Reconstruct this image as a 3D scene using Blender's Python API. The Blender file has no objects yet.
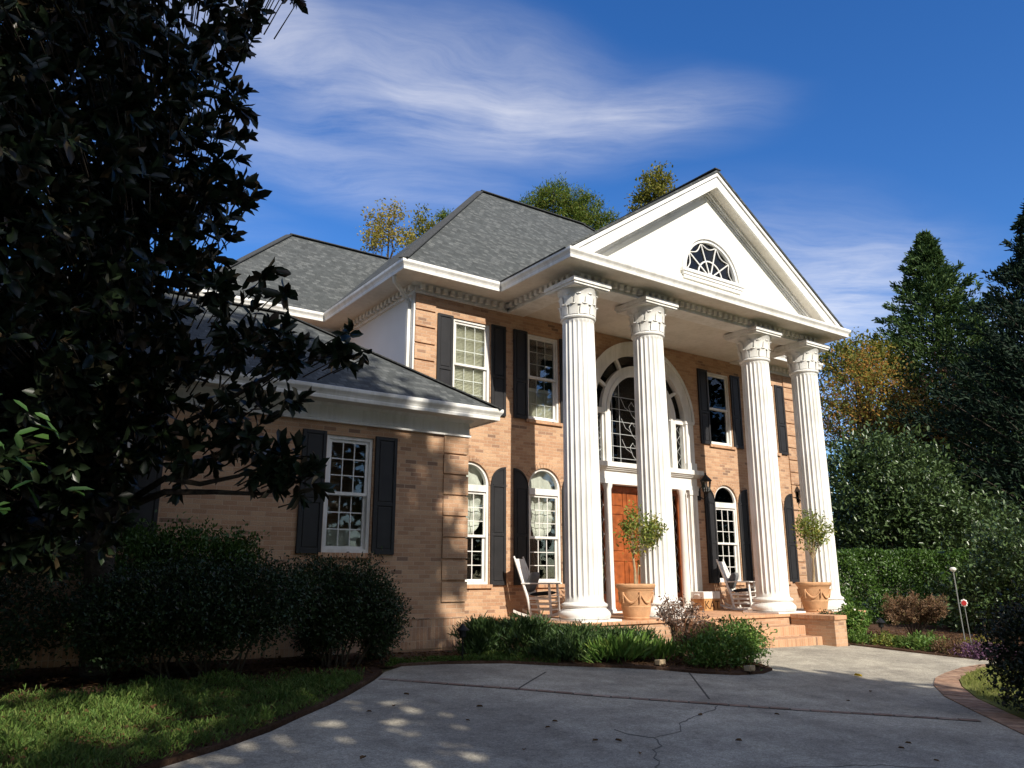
import bpy, bmesh, math, random
import numpy as np
from mathutils import Vector, Matrix
R_ = math.radians
random.seed(7)
RNG = np.random.default_rng(11)
scene = bpy.context.scene
COL = scene.collection

# ------------------------------------------------------------------ camera
CAM_Z = 1.4
FPX, YAW, PITCH, ROLL = 782.0, R_(35.12), R_(13.76), R_(-0.08)
def cam_axes():
    h = Vector((math.sin(YAW), math.cos(YAW), 0)); r = Vector((math.cos(YAW), -math.sin(YAW), 0)); u = Vector((0, 0, 1))
    f = h*math.cos(PITCH)+u*math.sin(PITCH); up = -h*math.sin(PITCH)+u*math.cos(PITCH)
    return r*math.cos(ROLL)+up*math.sin(ROLL), -r*math.sin(ROLL)+up*math.cos(ROLL), f
RX, UX, FX = cam_axes()
cam_d = bpy.data.cameras.new('camera'); cam = bpy.data.objects.new('camera', cam_d); COL.objects.link(cam)
cam.matrix_world = Matrix(((RX.x, UX.x, -FX.x, 0), (RX.y, UX.y, -FX.y, 0), (RX.z, UX.z, -FX.z, CAM_Z), (0, 0, 0, 1)))
cam_d.sensor_width = 36; cam_d.lens = FPX/1024*36; cam_d.clip_end = 2000; cam_d.clip_start = 0.05
scene.camera = cam
def at(px, py, dist):
    d = RX*((px-512)/FPX) - UX*((py-384)/FPX) + FX
    p = d*(dist/math.hypot(d.x, d.y)); return Vector((p.x, p.y, p.z+CAM_Z))

# ------------------------------------------------------------------ sky, sun, exposure
SUN_EL, SUN_DX = R_(35.0), 0.079          # sun stands behind the viewer, almost square on to the facade
world = bpy.data.worlds.new('World'); scene.world = world; world.use_nodes = True
def build_sky():
    nt = world.node_tree; N = nt.nodes; L = nt.links
    bg = N['Background']; bg.inputs['Strength'].default_value = 0.132
    sky = N.new('ShaderNodeTexSky'); sky.sky_type = 'NISHITA'; sky.sun_disc = False
    sky.sun_elevation = SUN_EL; sky.sun_rotation = R_(180+math.degrees(math.atan(SUN_DX)))
    sky.air_density = 1.0; sky.dust_density = 0.25; sky.ozone_density = 4.0; sky.altitude = 250
    tc = N.new('ShaderNodeTexCoord')
    sep = N.new('ShaderNodeSeparateXYZ'); L.new(tc.outputs['Generated'], sep.inputs[0])
    zc = N.new('ShaderNodeMath'); zc.operation = 'MAXIMUM'; zc.inputs[1].default_value = 0.06; L.new(sep.outputs['Z'], zc.inputs[0])
    def div(s):
        m = N.new('ShaderNodeMath'); m.operation = 'DIVIDE'; L.new(s, m.inputs[0]); L.new(zc.outputs[0], m.inputs[1]); return m.outputs[0]
    com = N.new('ShaderNodeCombineXYZ'); L.new(div(sep.outputs['X']), com.inputs[0]); L.new(div(sep.outputs['Y']), com.inputs[1])
    plane = com.outputs[0]                       # point of the cloud layer overhead that each direction looks at
    warp = N.new('ShaderNodeTexNoise'); warp.inputs['Scale'].default_value = 1.3; warp.inputs['Detail'].default_value = 3; L.new(plane, warp.inputs['Vector'])
    wv = N.new('ShaderNodeVectorMath'); wv.operation = 'MULTIPLY_ADD'; L.new(warp.outputs['Color'], wv.inputs[0]); wv.inputs[1].default_value = (.5, .5, 0); wv.inputs[2].default_value = (-.25, -.25, 0)
    pv = N.new('ShaderNodeVectorMath'); pv.operation = 'ADD'; L.new(plane, pv.inputs[0]); L.new(wv.outputs[0], pv.inputs[1])
    rot = N.new('ShaderNodeMapping'); rot.inputs['Rotation'].default_value = (0, 0, R_(28)); L.new(pv.outputs[0], rot.inputs['Vector'])
    st = N.new('ShaderNodeVectorMath'); st.operation = 'MULTIPLY'; st.inputs[1].default_value = (1.0, 3.3, 1); L.new(rot.outputs[0], st.inputs[0])
    nz = N.new('ShaderNodeTexNoise'); nz.inputs['Scale'].default_value = 1.6; nz.inputs['Detail'].default_value = 10; nz.inputs['Roughness'].default_value = .66; L.new(st.outputs[0], nz.inputs['Vector'])
    total = None
    # centre x, y on the cloud layer; half length, half width; turn; strength; southern and overhead ones are unseen, added to lift and warm the shade
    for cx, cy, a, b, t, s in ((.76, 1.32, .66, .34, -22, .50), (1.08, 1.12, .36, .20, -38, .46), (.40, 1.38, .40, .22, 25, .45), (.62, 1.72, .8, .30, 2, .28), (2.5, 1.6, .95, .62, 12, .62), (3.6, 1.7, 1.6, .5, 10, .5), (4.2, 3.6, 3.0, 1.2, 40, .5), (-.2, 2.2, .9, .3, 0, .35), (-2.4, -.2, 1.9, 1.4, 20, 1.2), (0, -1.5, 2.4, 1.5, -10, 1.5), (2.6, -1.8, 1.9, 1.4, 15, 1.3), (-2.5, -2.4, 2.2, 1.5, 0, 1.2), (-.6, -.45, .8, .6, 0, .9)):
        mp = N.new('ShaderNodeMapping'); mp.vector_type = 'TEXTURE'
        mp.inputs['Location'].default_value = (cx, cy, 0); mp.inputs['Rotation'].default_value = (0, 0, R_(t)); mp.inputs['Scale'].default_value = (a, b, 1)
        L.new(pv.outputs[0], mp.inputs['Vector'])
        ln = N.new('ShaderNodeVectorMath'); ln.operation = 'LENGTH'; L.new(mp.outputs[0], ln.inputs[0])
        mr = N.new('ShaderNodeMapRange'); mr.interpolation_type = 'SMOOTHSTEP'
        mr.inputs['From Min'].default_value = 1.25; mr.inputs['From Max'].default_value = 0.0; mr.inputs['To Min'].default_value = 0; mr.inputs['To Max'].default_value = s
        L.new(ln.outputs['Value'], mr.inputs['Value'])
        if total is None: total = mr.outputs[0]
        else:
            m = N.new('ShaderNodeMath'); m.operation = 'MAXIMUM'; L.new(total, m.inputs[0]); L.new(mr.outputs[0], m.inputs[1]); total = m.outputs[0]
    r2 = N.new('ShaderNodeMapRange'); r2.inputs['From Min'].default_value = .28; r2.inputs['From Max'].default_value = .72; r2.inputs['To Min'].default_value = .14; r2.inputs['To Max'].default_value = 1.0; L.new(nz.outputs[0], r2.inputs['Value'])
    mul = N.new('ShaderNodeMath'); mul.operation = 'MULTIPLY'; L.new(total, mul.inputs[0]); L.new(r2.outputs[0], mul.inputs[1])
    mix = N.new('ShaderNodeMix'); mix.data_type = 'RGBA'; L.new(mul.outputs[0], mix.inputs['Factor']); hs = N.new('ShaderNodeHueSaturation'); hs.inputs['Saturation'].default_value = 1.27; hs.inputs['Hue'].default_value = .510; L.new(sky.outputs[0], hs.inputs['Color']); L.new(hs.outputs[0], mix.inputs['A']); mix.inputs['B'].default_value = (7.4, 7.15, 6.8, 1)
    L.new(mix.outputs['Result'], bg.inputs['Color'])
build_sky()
sun_d = bpy.data.lights.new('sun', 'SUN'); sun_d.energy = 4.8; sun_d.angle = R_(0.5); sun_d.color = (1.0, .93, .82)
sun = bpy.data.objects.new('sun', sun_d); COL.objects.link(sun)
LDIR = Vector((SUN_DX*math.cos(SUN_EL), math.cos(SUN_EL), -math.sin(SUN_EL))).normalized()
sun.rotation_euler = LDIR.to_track_quat('-Z', 'Y').to_euler(); sun.location = (0, -20, 30)
scene.view_settings.view_transform = 'Standard'; scene.view_settings.look = 'None'
scene.view_settings.exposure = 0.40; scene.view_settings.gamma = 1.0
scene.cycles.max_bounces = 8; scene.cycles.transparent_max_bounces = 12; scene.cycles.use_denoising = True

# ------------------------------------------------------------------ material helpers
def mat(name, col, rough=.6, spec=.4, noise=None, bump=None, metal=0):
    """plain procedural paint / stone / metal; noise=(scale, amount) varies the colour, bump=(scale, strength)"""
    m = bpy.data.materials.new(name); m.use_nodes = True; nt = m.node_tree; b = nt.nodes['Principled BSDF']
    b.inputs['Roughness'].default_value = rough; b.inputs['Specular IOR Level'].default_value = spec; b.inputs['Metallic'].default_value = metal
    b.inputs['Base Color'].default_value = (*col, 1)
    tc = nt.nodes.new('ShaderNodeTexCoord')
    if noise:
        n = nt.nodes.new('ShaderNodeTexNoise'); n.inputs['Scale'].default_value = noise[0]; n.inputs['Detail'].default_value = 6; nt.links.new(tc.outputs['Object'], n.inputs['Vector'])
        mr = nt.nodes.new('ShaderNodeMapRange'); mr.inputs['From Min'].default_value = .3; mr.inputs['From Max'].default_value = .7
        mr.inputs['To Min'].default_value = 1-noise[1]; mr.inputs['To Max'].default_value = 1+noise[1]; nt.links.new(n.outputs[0], mr.inputs['Value'])
        v = nt.nodes.new('ShaderNodeVectorMath'); v.operation = 'SCALE'; v.inputs[0].default_value = col; nt.links.new(mr.outputs[0], v.inputs['Scale']); nt.links.new(v.outputs[0], b.inputs['Base Color'])
    if bump:
        n = nt.nodes.new('ShaderNodeTexNoise'); n.inputs['Scale'].default_value = bump[0]; n.inputs['Detail'].default_value = 5; nt.links.new(tc.outputs['Object'], n.inputs['Vector'])
        bp = nt.nodes.new('ShaderNodeBump'); bp.inputs['Strength'].default_value = bump[1]; bp.inputs['Distance'].default_value = .02; nt.links.new(n.outputs[0], bp.inputs['Height']); nt.links.new(bp.outputs[0], b.inputs['Normal'])
    return m
def surf_uv(nt, slope=False):
    """(along the face, up the face) in metres, from world position and the face's direction"""
    N = nt.nodes; L = nt.links
    g = N.new('ShaderNodeNewGeometry'); p = N.new('ShaderNodeSeparateXYZ'); L.new(g.outputs['Position'], p.inputs[0])
    n = N.new('ShaderNodeSeparateXYZ'); L.new(g.outputs['True Normal'], n.inputs[0])
    def ab(s):
        m = N.new('ShaderNodeMath'); m.operation = 'ABSOLUTE'; L.new(s, m.inputs[0]); return m.outputs[0]
    ax, ay, az = ab(n.outputs[0]), ab(n.outputs[1]), ab(n.outputs[2])
    gt = N.new('ShaderNodeMath'); gt.operation = 'GREATER_THAN'; L.new(ax, gt.inputs[0]); L.new(ay, gt.inputs[1])
    mu = N.new('ShaderNodeMix'); L.new(gt.outputs[0], mu.inputs['Factor']); L.new(p.outputs[0], mu.inputs['A']); L.new(p.outputs[1], mu.inputs['B'])
    if slope: vz = p.outputs[2]; u = mu.outputs['Result']
    else:
        gz_ = N.new('ShaderNodeMath'); gz_.operation = 'GREATER_THAN'; L.new(az, gz_.inputs[0]); gz_.inputs[1].default_value = .7
        mv = N.new('ShaderNodeMix'); L.new(gz_.outputs[0], mv.inputs['Factor']); L.new(p.outputs[2], mv.inputs['A']); L.new(p.outputs[1], mv.inputs['B']); vz = mv.outputs['Result']
        mh = N.new('ShaderNodeMix'); L.new(gz_.outputs[0], mh.inputs['Factor']); L.new(mu.outputs['Result'], mh.inputs['A']); L.new(p.outputs[0], mh.inputs['B']); u = mh.outputs['Result']
    c = N.new('ShaderNodeCombineXYZ'); L.new(u, c.inputs[0]); L.new(vz, c.inputs[1])
    return c.outputs[0], g.outputs['Position']
def brick_mat(name, w=.203, h=.0677, turned=False, tint=(1, 1, 1), stain=.16):
    m = bpy.data.materials.new(name); m.use_nodes = True; nt = m.node_tree; N = nt.nodes; L = nt.links; b = N['Principled BSDF']
    uv, pos = surf_uv(nt)
    if turned: w, h = h, w
    br = N.new('ShaderNodeTexBrick'); L.new(uv, br.inputs['Vector']); br.inputs['Scale'].default_value = 1
    br.inputs['Brick Width'].default_value = w; br.inputs['Row Height'].default_value = h; br.inputs['Mortar Size'].default_value = .005; br.inputs['Mortar Smooth'].default_value = .25
    br.inputs['Bias'].default_value = 0; br.offset = 0 if turned else .5
    br.inputs['Color1'].default_value = (0, 0, 0, 1); br.inputs['Color2'].default_value = (1, 1, 1, 1); br.inputs['Mortar'].default_value = (.5, .5, .5, 1)
    cr = N.new('ShaderNodeValToRGB'); L.new(br.outputs['Color'], cr.inputs[0]); e = cr.color_ramp; e.interpolation = 'CONSTANT'
    cols = ((0, (.25, .155, .105)), (.02, (.425, .250, .150)), (.24, (.485, .298, .182)), (.44, (.45, .268, .160)), (.62, (.505, .322, .198)), (.86, (.40, .232, .140)), (.965, (.31, .185, .12)))
    while len(e.elements) < len(cols): e.elements.new(.5)
    for el, (p, c) in zip(e.elements, cols): el.position = p; el.color = (c[0]*tint[0], c[1]*tint[1], c[2]*tint[2], 1)
    mx = N.new('ShaderNodeMix'); mx.data_type = 'RGBA'; L.new(br.outputs['Fac'], mx.inputs['Factor']); L.new(cr.outputs[0], mx.inputs['A']); mx.inputs['B'].default_value = (.48, .355, .25, 1)
    n1 = N.new('ShaderNodeTexNoise'); n1.inputs['Scale'].default_value = .9; n1.inputs['Detail'].default_value = 8; n1.inputs['Roughness'].default_value = .65; L.new(pos, n1.inputs['Vector'])
    n2 = N.new('ShaderNodeTexNoise'); n2.inputs['Scale'].default_value = 60; n2.inputs['Detail'].default_value = 3; L.new(pos, n2.inputs['Vector'])
    ad = N.new('ShaderNodeMath'); ad.operation = 'ADD'; L.new(n1.outputs[0], ad.inputs[0]); L.new(n2.outputs[0], ad.inputs[1])
    mr = N.new('ShaderNodeMapRange'); mr.inputs['From Min'].default_value = .7; mr.inputs['From Max'].default_value = 1.3; mr.inputs['To Min'].default_value = 1-stain; mr.inputs['To Max'].default_value = 1+stain; L.new(ad.outputs[0], mr.inputs['Value'])
    sc = N.new('ShaderNodeVectorMath'); sc.operation = 'SCALE'; L.new(mx.outputs['Result'], sc.inputs[0]); L.new(mr.outputs[0], sc.inputs['Scale']); L.new(sc.outputs[0], b.inputs['Base Color'])
    iv = N.new('ShaderNodeMath'); iv.operation = 'MULTIPLY_ADD'; L.new(br.outputs['Fac'], iv.inputs[0]); iv.inputs[1].default_value = -1; L.new(n2.outputs[0], iv.inputs[2])
    bp = N.new('ShaderNodeBump'); bp.inputs['Strength'].default_value = .55; bp.inputs['Distance'].default_value = .008; L.new(iv.outputs[0], bp.inputs['Height']); L.new(bp.outputs[0], b.inputs['Normal'])
    b.inputs['Roughness'].default_value = .9; b.inputs['Specular IOR Level'].default_value = .2
    return m
def shingle_mat():
    m = bpy.data.materials.new('asphalt_shingles'); m.use_nodes = True; nt = m.node_tree; N = nt.nodes; L = nt.links; b = N['Principled BSDF']
    uv, pos = surf_uv(nt, True)
    br = N.new('ShaderNodeTexBrick'); L.new(uv, br.inputs['Vector']); br.inputs['Scale'].default_value = 1; br.inputs['Brick Width'].default_value = .13; br.inputs['Row Height'].default_value = .075
    br.inputs['Mortar Size'].default_value = .006; br.inputs['Mortar Smooth'].default_value = .4; br.inputs['Color1'].default_value = (0, 0, 0, 1); br.inputs['Color2'].default_value = (1, 1, 1, 1); br.inputs['Mortar'].default_value = (.1, .1, .1, 1)
    cr = N.new('ShaderNodeValToRGB'); L.new(br.outputs['Color'], cr.inputs[0]); e = cr.color_ramp
    e.elements[0].color = (.062, .067, .066, 1); e.elements[1].color = (.118, .124, .121, 1); k = e.elements.new(.5); k.color = (.070, .076, .076, 1)
    n1 = N.new('ShaderNodeTexNoise'); n1.inputs['Scale'].default_value = 26; n1.inputs['Detail'].default_value = 4; L.new(pos, n1.inputs['Vector'])
    n2 = N.new('ShaderNodeTexNoise'); n2.inputs['Scale'].default_value = 5; n2.inputs['Detail'].default_value = 3; L.new(pos, n2.inputs['Vector'])
    ad = N.new('ShaderNodeMath'); ad.operation = 'ADD'; L.new(n1.outputs[0], ad.inputs[0]); L.new(n2.outputs[0], ad.inputs[1])
    mr = N.new('ShaderNodeMapRange'); mr.inputs['From Min'].default_value = .7; mr.inputs['From Max'].default_value = 1.3; mr.inputs['To Min'].default_value = .75; mr.inputs['To Max'].default_value = 1.25; L.new(ad.outputs[0], mr.inputs['Value'])
    sc = N.new('ShaderNodeVectorMath'); sc.operation = 'SCALE'; L.new(cr.outputs[0], sc.inputs[0]); L.new(mr.outputs[0], sc.inputs['Scale']); L.new(sc.outputs[0], b.inputs['Base Color'])
    bp = N.new('ShaderNodeBump'); bp.inputs['Strength'].default_value = .6; bp.inputs['Distance'].default_value = .015; L.new(br.outputs['Color'], bp.inputs['Height']); L.new(bp.outputs[0], b.inputs['Normal'])
    b.inputs['Roughness'].default_value = .95; b.inputs['Specular IOR Level'].default_value = .15
    return m
def leaf_mat(name, cols, rough=.45, trans=.25, spec=.4):
    m = bpy.data.materials.new(name); m.use_nodes = True; nt = m.node_tree; N = nt.nodes; L = nt.links; b = N['Principled BSDF']
    g = N.new('ShaderNodeNewGeometry'); cr = N.new('ShaderNodeValToRGB'); L.new(g.outputs['Random Per Island'], cr.inputs[0]); e = cr.color_ramp
    while len(e.elements) < len(cols): e.elements.new(.5)
    for i, (el, c) in enumerate(zip(e.elements, cols)): el.position = i/(max(1, len(cols)-1)); el.color = (*c, 1)
    L.new(cr.outputs[0], b.inputs['Base Color']); b.inputs['Roughness'].default_value = rough; b.inputs['Specular IOR Level'].default_value = spec
    tr = N.new('ShaderNodeBsdfTranslucent'); L.new(cr.outputs[0], tr.inputs[0]); mx = N.new('ShaderNodeMixShader'); mx.inputs[0].default_value = trans
    L.new(b.outputs[0], mx.inputs[1]); L.new(tr.outputs[0], mx.inputs[2]); L.new(mx.outputs[0], N['Material Output'].inputs[0])
    return m
def glass_mat(name, tint=(.92, .94, .94), base=0):
    m = bpy.data.materials.new(name); m.use_nodes = True; nt = m.node_tree; N = nt.nodes; L = nt.links; N.remove(N['Principled BSDF'])
    t = N.new('ShaderNodeBsdfTransparent'); t.inputs[0].default_value = (*tint, 1); gl = N.new('ShaderNodeBsdfGlossy'); gl.inputs['Roughness'].default_value = .015
    tc = N.new('ShaderNodeTexCoord'); n = N.new('ShaderNodeTexNoise'); n.inputs['Scale'].default_value = 2.2; L.new(tc.outputs['Object'], n.inputs['Vector'])
    bp = N.new('ShaderNodeBump'); bp.inputs['Strength'].default_value = .04; bp.inputs['Distance'].default_value = .02; L.new(n.outputs[0], bp.inputs['Height']); L.new(bp.outputs[0], gl.inputs['Normal'])
    fr = N.new('ShaderNodeFresnel'); fr.inputs['IOR'].default_value = 1.48
    ad = N.new('ShaderNodeMath'); ad.operation = 'ADD'; ad.use_clamp = True; L.new(fr.outputs[0], ad.inputs[0]); ad.inputs[1].default_value = base
    mx = N.new('ShaderNodeMixShader'); L.new(ad.outputs[0], mx.inputs[0]); L.new(t.outputs[0], mx.inputs[1]); L.new(gl.outputs[0], mx.inputs[2]); L.new(mx.outputs[0], N['Material Output'].inputs[0])
    return m
def concrete_mat():
    m = mat('driveway_concrete', (.30, .285, .26), .92, .25); nt = m.node_tree; N = nt.nodes; L = nt.links; b = N['Principled BSDF']
    g = N.new('ShaderNodeNewGeometry')
    def noise(s, d, r=.6):
        n = N.new('ShaderNodeTexNoise'); n.inputs['Scale'].default_value = s; n.inputs['Detail'].default_value = d; n.inputs['Roughness'].default_value = r; L.new(g.outputs['Position'], n.inputs['Vector']); return n.outputs[0]
    big, mid, fine = noise(.55, 8, .66), noise(2.6, 9, .74), noise(75, 3, .7)
    cr = N.new('ShaderNodeValToRGB'); L.new(mid, cr.inputs[0]); e = cr.color_ramp
    e.elements[0].position = .3; e.elements[0].color = (.30, .272, .22, 1); e.elements[1].position = .62; e.elements[1].color = (.50, .46, .375, 1)
    c2 = N.new('ShaderNodeValToRGB'); L.new(big, c2.inputs[0]); e = c2.color_ramp; e.elements[0].position = .38; e.elements[0].color = (.66, .65, .64, 1); e.elements[1].position = .62; e.elements[1].color = (1.05, 1.04, 1.0, 1)
    c3 = N.new('ShaderNodeMapRange'); L.new(fine, c3.inputs['Value']); c3.inputs['From Min'].default_value = .3; c3.inputs['From Max'].default_value = .7; c3.inputs['To Min'].default_value = .55; c3.inputs['To Max'].default_value = 1.42
    mu = N.new('ShaderNodeMix'); mu.data_type = 'RGBA'; mu.blend_type = 'MULTIPLY'; mu.inputs['Factor'].default_value = 1; L.new(cr.outputs[0], mu.inputs['A']); L.new(c2.outputs[0], mu.inputs['B'])
    sc = N.new('ShaderNodeVectorMath'); sc.operation = 'SCALE'; L.new(mu.outputs['Result'], sc.inputs[0]); L.new(c3.outputs[0], sc.inputs['Scale'])
    gr = noise(24, 4, .75); c4 = N.new('ShaderNodeMapRange'); L.new(gr, c4.inputs['Value']); c4.inputs['From Min'].default_value = .32; c4.inputs['From Max'].default_value = .68; c4.inputs['To Min'].default_value = .74; c4.inputs['To Max'].default_value = 1.2
    s2 = N.new('ShaderNodeVectorMath'); s2.operation = 'SCALE'; L.new(sc.outputs[0], s2.inputs[0]); L.new(c4.outputs[0], s2.inputs['Scale']); L.new(s2.outputs[0], b.inputs['Base Color'])
    bp = N.new('ShaderNodeBump'); bp.inputs['Strength'].default_value = .35; bp.inputs['Distance'].default_value = .006; L.new(fine, bp.inputs['Height']); L.new(bp.outputs[0], b.inputs['Normal'])
    return m
def ground_mat(name, cols, s1=.6, s2=18):
    m = mat(name, cols[0], .95, .1); nt = m.node_tree; N = nt.nodes; L = nt.links; b = N['Principled BSDF']
    g = N.new('ShaderNodeNewGeometry'); out = []
    for s in (s1, s2):
        n = N.new('ShaderNodeTexNoise'); n.inputs['Scale'].default_value = s; n.inputs['Detail'].default_value = 7; n.inputs['Roughness'].default_value = .7; L.new(g.outputs['Position'], n.inputs['Vector']); out.append(n.outputs[0])
    a = N.new('ShaderNodeMath'); a.operation = 'MULTIPLY_ADD'; L.new(out[1], a.inputs[0]); a.inputs[1].default_value = .6; L.new(out[0], a.inputs[2])
    cr = N.new('ShaderNodeValToRGB'); L.new(a.outputs[0], cr.inputs[0]); e = cr.color_ramp
    while len(e.elements) < len(cols): e.elements.new(.5)
    for i, (el, c) in enumerate(zip(e.elements, cols)): el.position = .55+.5*i/(len(cols)-1); el.color = (*c, 1)
    L.new(cr.outputs[0], b.inputs['Base Color'])
    bp = N.new('ShaderNodeBump'); bp.inputs['Strength'].default_value = .8; bp.inputs['Distance'].default_value = .04; L.new(out[1], bp.inputs['Height']); L.new(bp.outputs[0], b.inputs['Normal'])
    return m
M = {}
M['brick'] = brick_mat('tan_brick'); M['rowlock'] = brick_mat('rowlock_brick', turned=True, tint=(1.05, .98, .92)); M['soldier'] = brick_mat('soldier_brick', turned=True)
M['porch'] = brick_mat('porch_brick', turned=True, tint=(1.12, 1.0, .9), stain=.2); M['band'] = None
M['kerb'] = None
def loose_brick(name, cols):
    m = mat(name, cols[0], .9, .2, bump=(60, .5)); nt = m.node_tree; N = nt.nodes; g = N.new('ShaderNodeNewGeometry'); cr = N.new('ShaderNodeValToRGB'); nt.links.new(g.outputs['Random Per Island'], cr.inputs[0]); e = cr.color_ramp
    while len(e.elements) < len(cols): e.elements.new(.5)
    for i, (el, c) in enumerate(zip(e.elements, cols)): el.position = i/(len(cols)-1); el.color = (*c, 1)
    n = N.new('ShaderNodeTexNoise'); n.inputs['Scale'].default_value = 9; n.inputs['Detail'].default_value = 6; nt.links.new(g.outputs['Position'], n.inputs['Vector']); mr = N.new('ShaderNodeMapRange'); mr.inputs['From Min'].default_value = .3; mr.inputs['From Max'].default_value = .7; mr.inputs['To Min'].default_value = .65; mr.inputs['To Max'].default_value = 1.25; nt.links.new(n.outputs[0], mr.inputs['Value'])
    sc = N.new('ShaderNodeVectorMath'); sc.operation = 'SCALE'; nt.links.new(cr.outputs[0], sc.inputs[0]); nt.links.new(mr.outputs[0], sc.inputs['Scale']); nt.links.new(sc.outputs[0], N['Principled BSDF'].inputs['Base Color']); return m
M['band'] = loose_brick('driveway_brick', ((.30, .20, .15), (.24, .15, .11), (.36, .27, .21), (.20, .13, .10), (.33, .22, .16))); M['kerb'] = loose_brick('kerb_brick', ((.36, .22, .14), (.31, .19, .13), (.40, .27, .18), (.27, .17, .12)))
def weathered(m, col, amt=.12):
    """thin grey runs and scuffs down painted wood"""
    nt = m.node_tree; N = nt.nodes; L = nt.links; g = N.new('ShaderNodeNewGeometry'); mp = N.new('ShaderNodeMapping'); mp.inputs['Scale'].default_value = (9, 9, .8); L.new(g.outputs['Position'], mp.inputs['Vector'])
    n = N.new('ShaderNodeTexNoise'); n.inputs['Scale'].default_value = 1; n.inputs['Detail'].default_value = 7; n.inputs['Roughness'].default_value = .65; L.new(mp.outputs[0], n.inputs['Vector']); n2 = N.new('ShaderNodeTexNoise'); n2.inputs['Scale'].default_value = 1.7; n2.inputs['Detail'].default_value = 6; L.new(g.outputs['Position'], n2.inputs['Vector'])
    mu = N.new('ShaderNodeMath'); mu.operation = 'MULTIPLY'; L.new(n.outputs[0], mu.inputs[0]); L.new(n2.outputs[0], mu.inputs[1]); cr = N.new('ShaderNodeValToRGB'); L.new(mu.outputs[0], cr.inputs[0]); e = cr.color_ramp; e.elements[0].position = .12; e.elements[1].position = .30; e.elements[0].color = (col[0]*(1-amt*2), col[1]*(1-amt*2.1), col[2]*(1-amt*2.4), 1); e.elements[1].color = (*col, 1); L.new(cr.outputs[0], N['Principled BSDF'].inputs['Base Color']); return m
M['shingle'] = shingle_mat(); M['ridge'] = mat('ridge_cap', (.060, .062, .062), .9, .1, (30, .4))
M['white'] = mat('white_paint', (.80, .79, .755), .5, .35, (3, .05)); M['trim'] = mat('white_trim', (.78, .77, .74), .45, .4, (5, .05)); M['soffit'] = mat('soffit_paint', (.72, .68, .61), .7, .2, (1.5, .06))
weathered(M['white'], (.80, .79, .755)); weathered(M['trim'], (.78, .77, .74)); weathered(M['soffit'], (.72, .68, .61), .08)
M['siding'] = mat('white_siding', (.70, .71, .72), .6, .3, (1.2, .05)); M['tympanum'] = mat('cream_stucco', (.80, .785, .70), .8, .2, (2, .03), (60, .1))
M['black'] = mat('black_shutter_paint', (.026, .026, .028), .42, .25, (6, .12)); M['iron'] = mat('black_iron', (.012, .012, .012), .5, .4, metal=.3)
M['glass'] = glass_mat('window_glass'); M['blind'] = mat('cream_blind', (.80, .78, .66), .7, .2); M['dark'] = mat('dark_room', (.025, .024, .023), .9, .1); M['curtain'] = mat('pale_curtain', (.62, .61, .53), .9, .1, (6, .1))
M['lead'] = mat('lead_came', (.45, .46, .46), .5, .5, metal=.4)
M['door'] = mat('varnished_mahogany', (.28, .075, .02), .32, .5, (7, .35)); M['brass'] = mat('aged_brass', (.25, .17, .06), .35, .5, metal=1)
M['terracotta'] = mat('terracotta', (.56, .315, .165), .85, .2, (5, .22), (40, .25)); M['soil'] = mat('potting_soil', (.03, .02, .014), .95, .1, bump=(40, .8))
M['chairwhite'] = mat('weathered_white_wood', (.76, .74, .70), .6, .3, (9, .14)); M['cushion'] = mat('grey_cushion', (.16, .165, .17), .95, .1, (30, .15)); M['darkcushion'] = mat('charcoal_cushion', (.03, .03, .034), .95, .1)
M['crate'] = mat('pine_crate', (.46, .25, .10), .7, .25, (12, .2)); M['ink'] = mat('dark_ink', (.05, .025, .015), .8, .1); M['faint'] = mat('faded_ink', (.45, .45, .52), .8, .1)
M['bark'] = mat('bark', (.055, .045, .036), .95, .1, (14, .4), (30, .8)); M['twig'] = mat('twig_bark', (.07, .055, .04), .95, .1, (20, .3)); M['paletrunk'] = mat('pale_trunk', (.34, .25, .15), .9, .1, (20, .25))
M['concrete'] = concrete_mat(); M['mulch'] = ground_mat('brown_mulch', ((.030, .017, .011), (.085, .048, .030), (.16, .10, .068)), 1.2, 30)
M['earth'] = ground_mat('yard_earth', ((.07, .06, .03), (.13, .11, .055), (.20, .165, .09)), .3, 12); M['lawn'] = ground_mat('lawn_soil', ((.10, .115, .030), (.17, .185, .05), (.24, .235, .08)), 1.5, 40)
M['crack'] = mat('crack_dirt', (.10, .09, .075), .95, .1); M['hair'] = mat('hairline_crack', (.17, .155, .13), .95, .1); M['lamp'] = mat('frosted_lamp_glass', (.75, .73, .68), .3, .5); M['tan'] = mat('tan_fixture', (.42, .32, .2), .6, .3); M['steel'] = mat('grey_steel', (.30, .31, .31), .45, .4, metal=.5)
M['red'] = mat('red_enamel', (.45, .03, .03), .4, .4)

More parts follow.
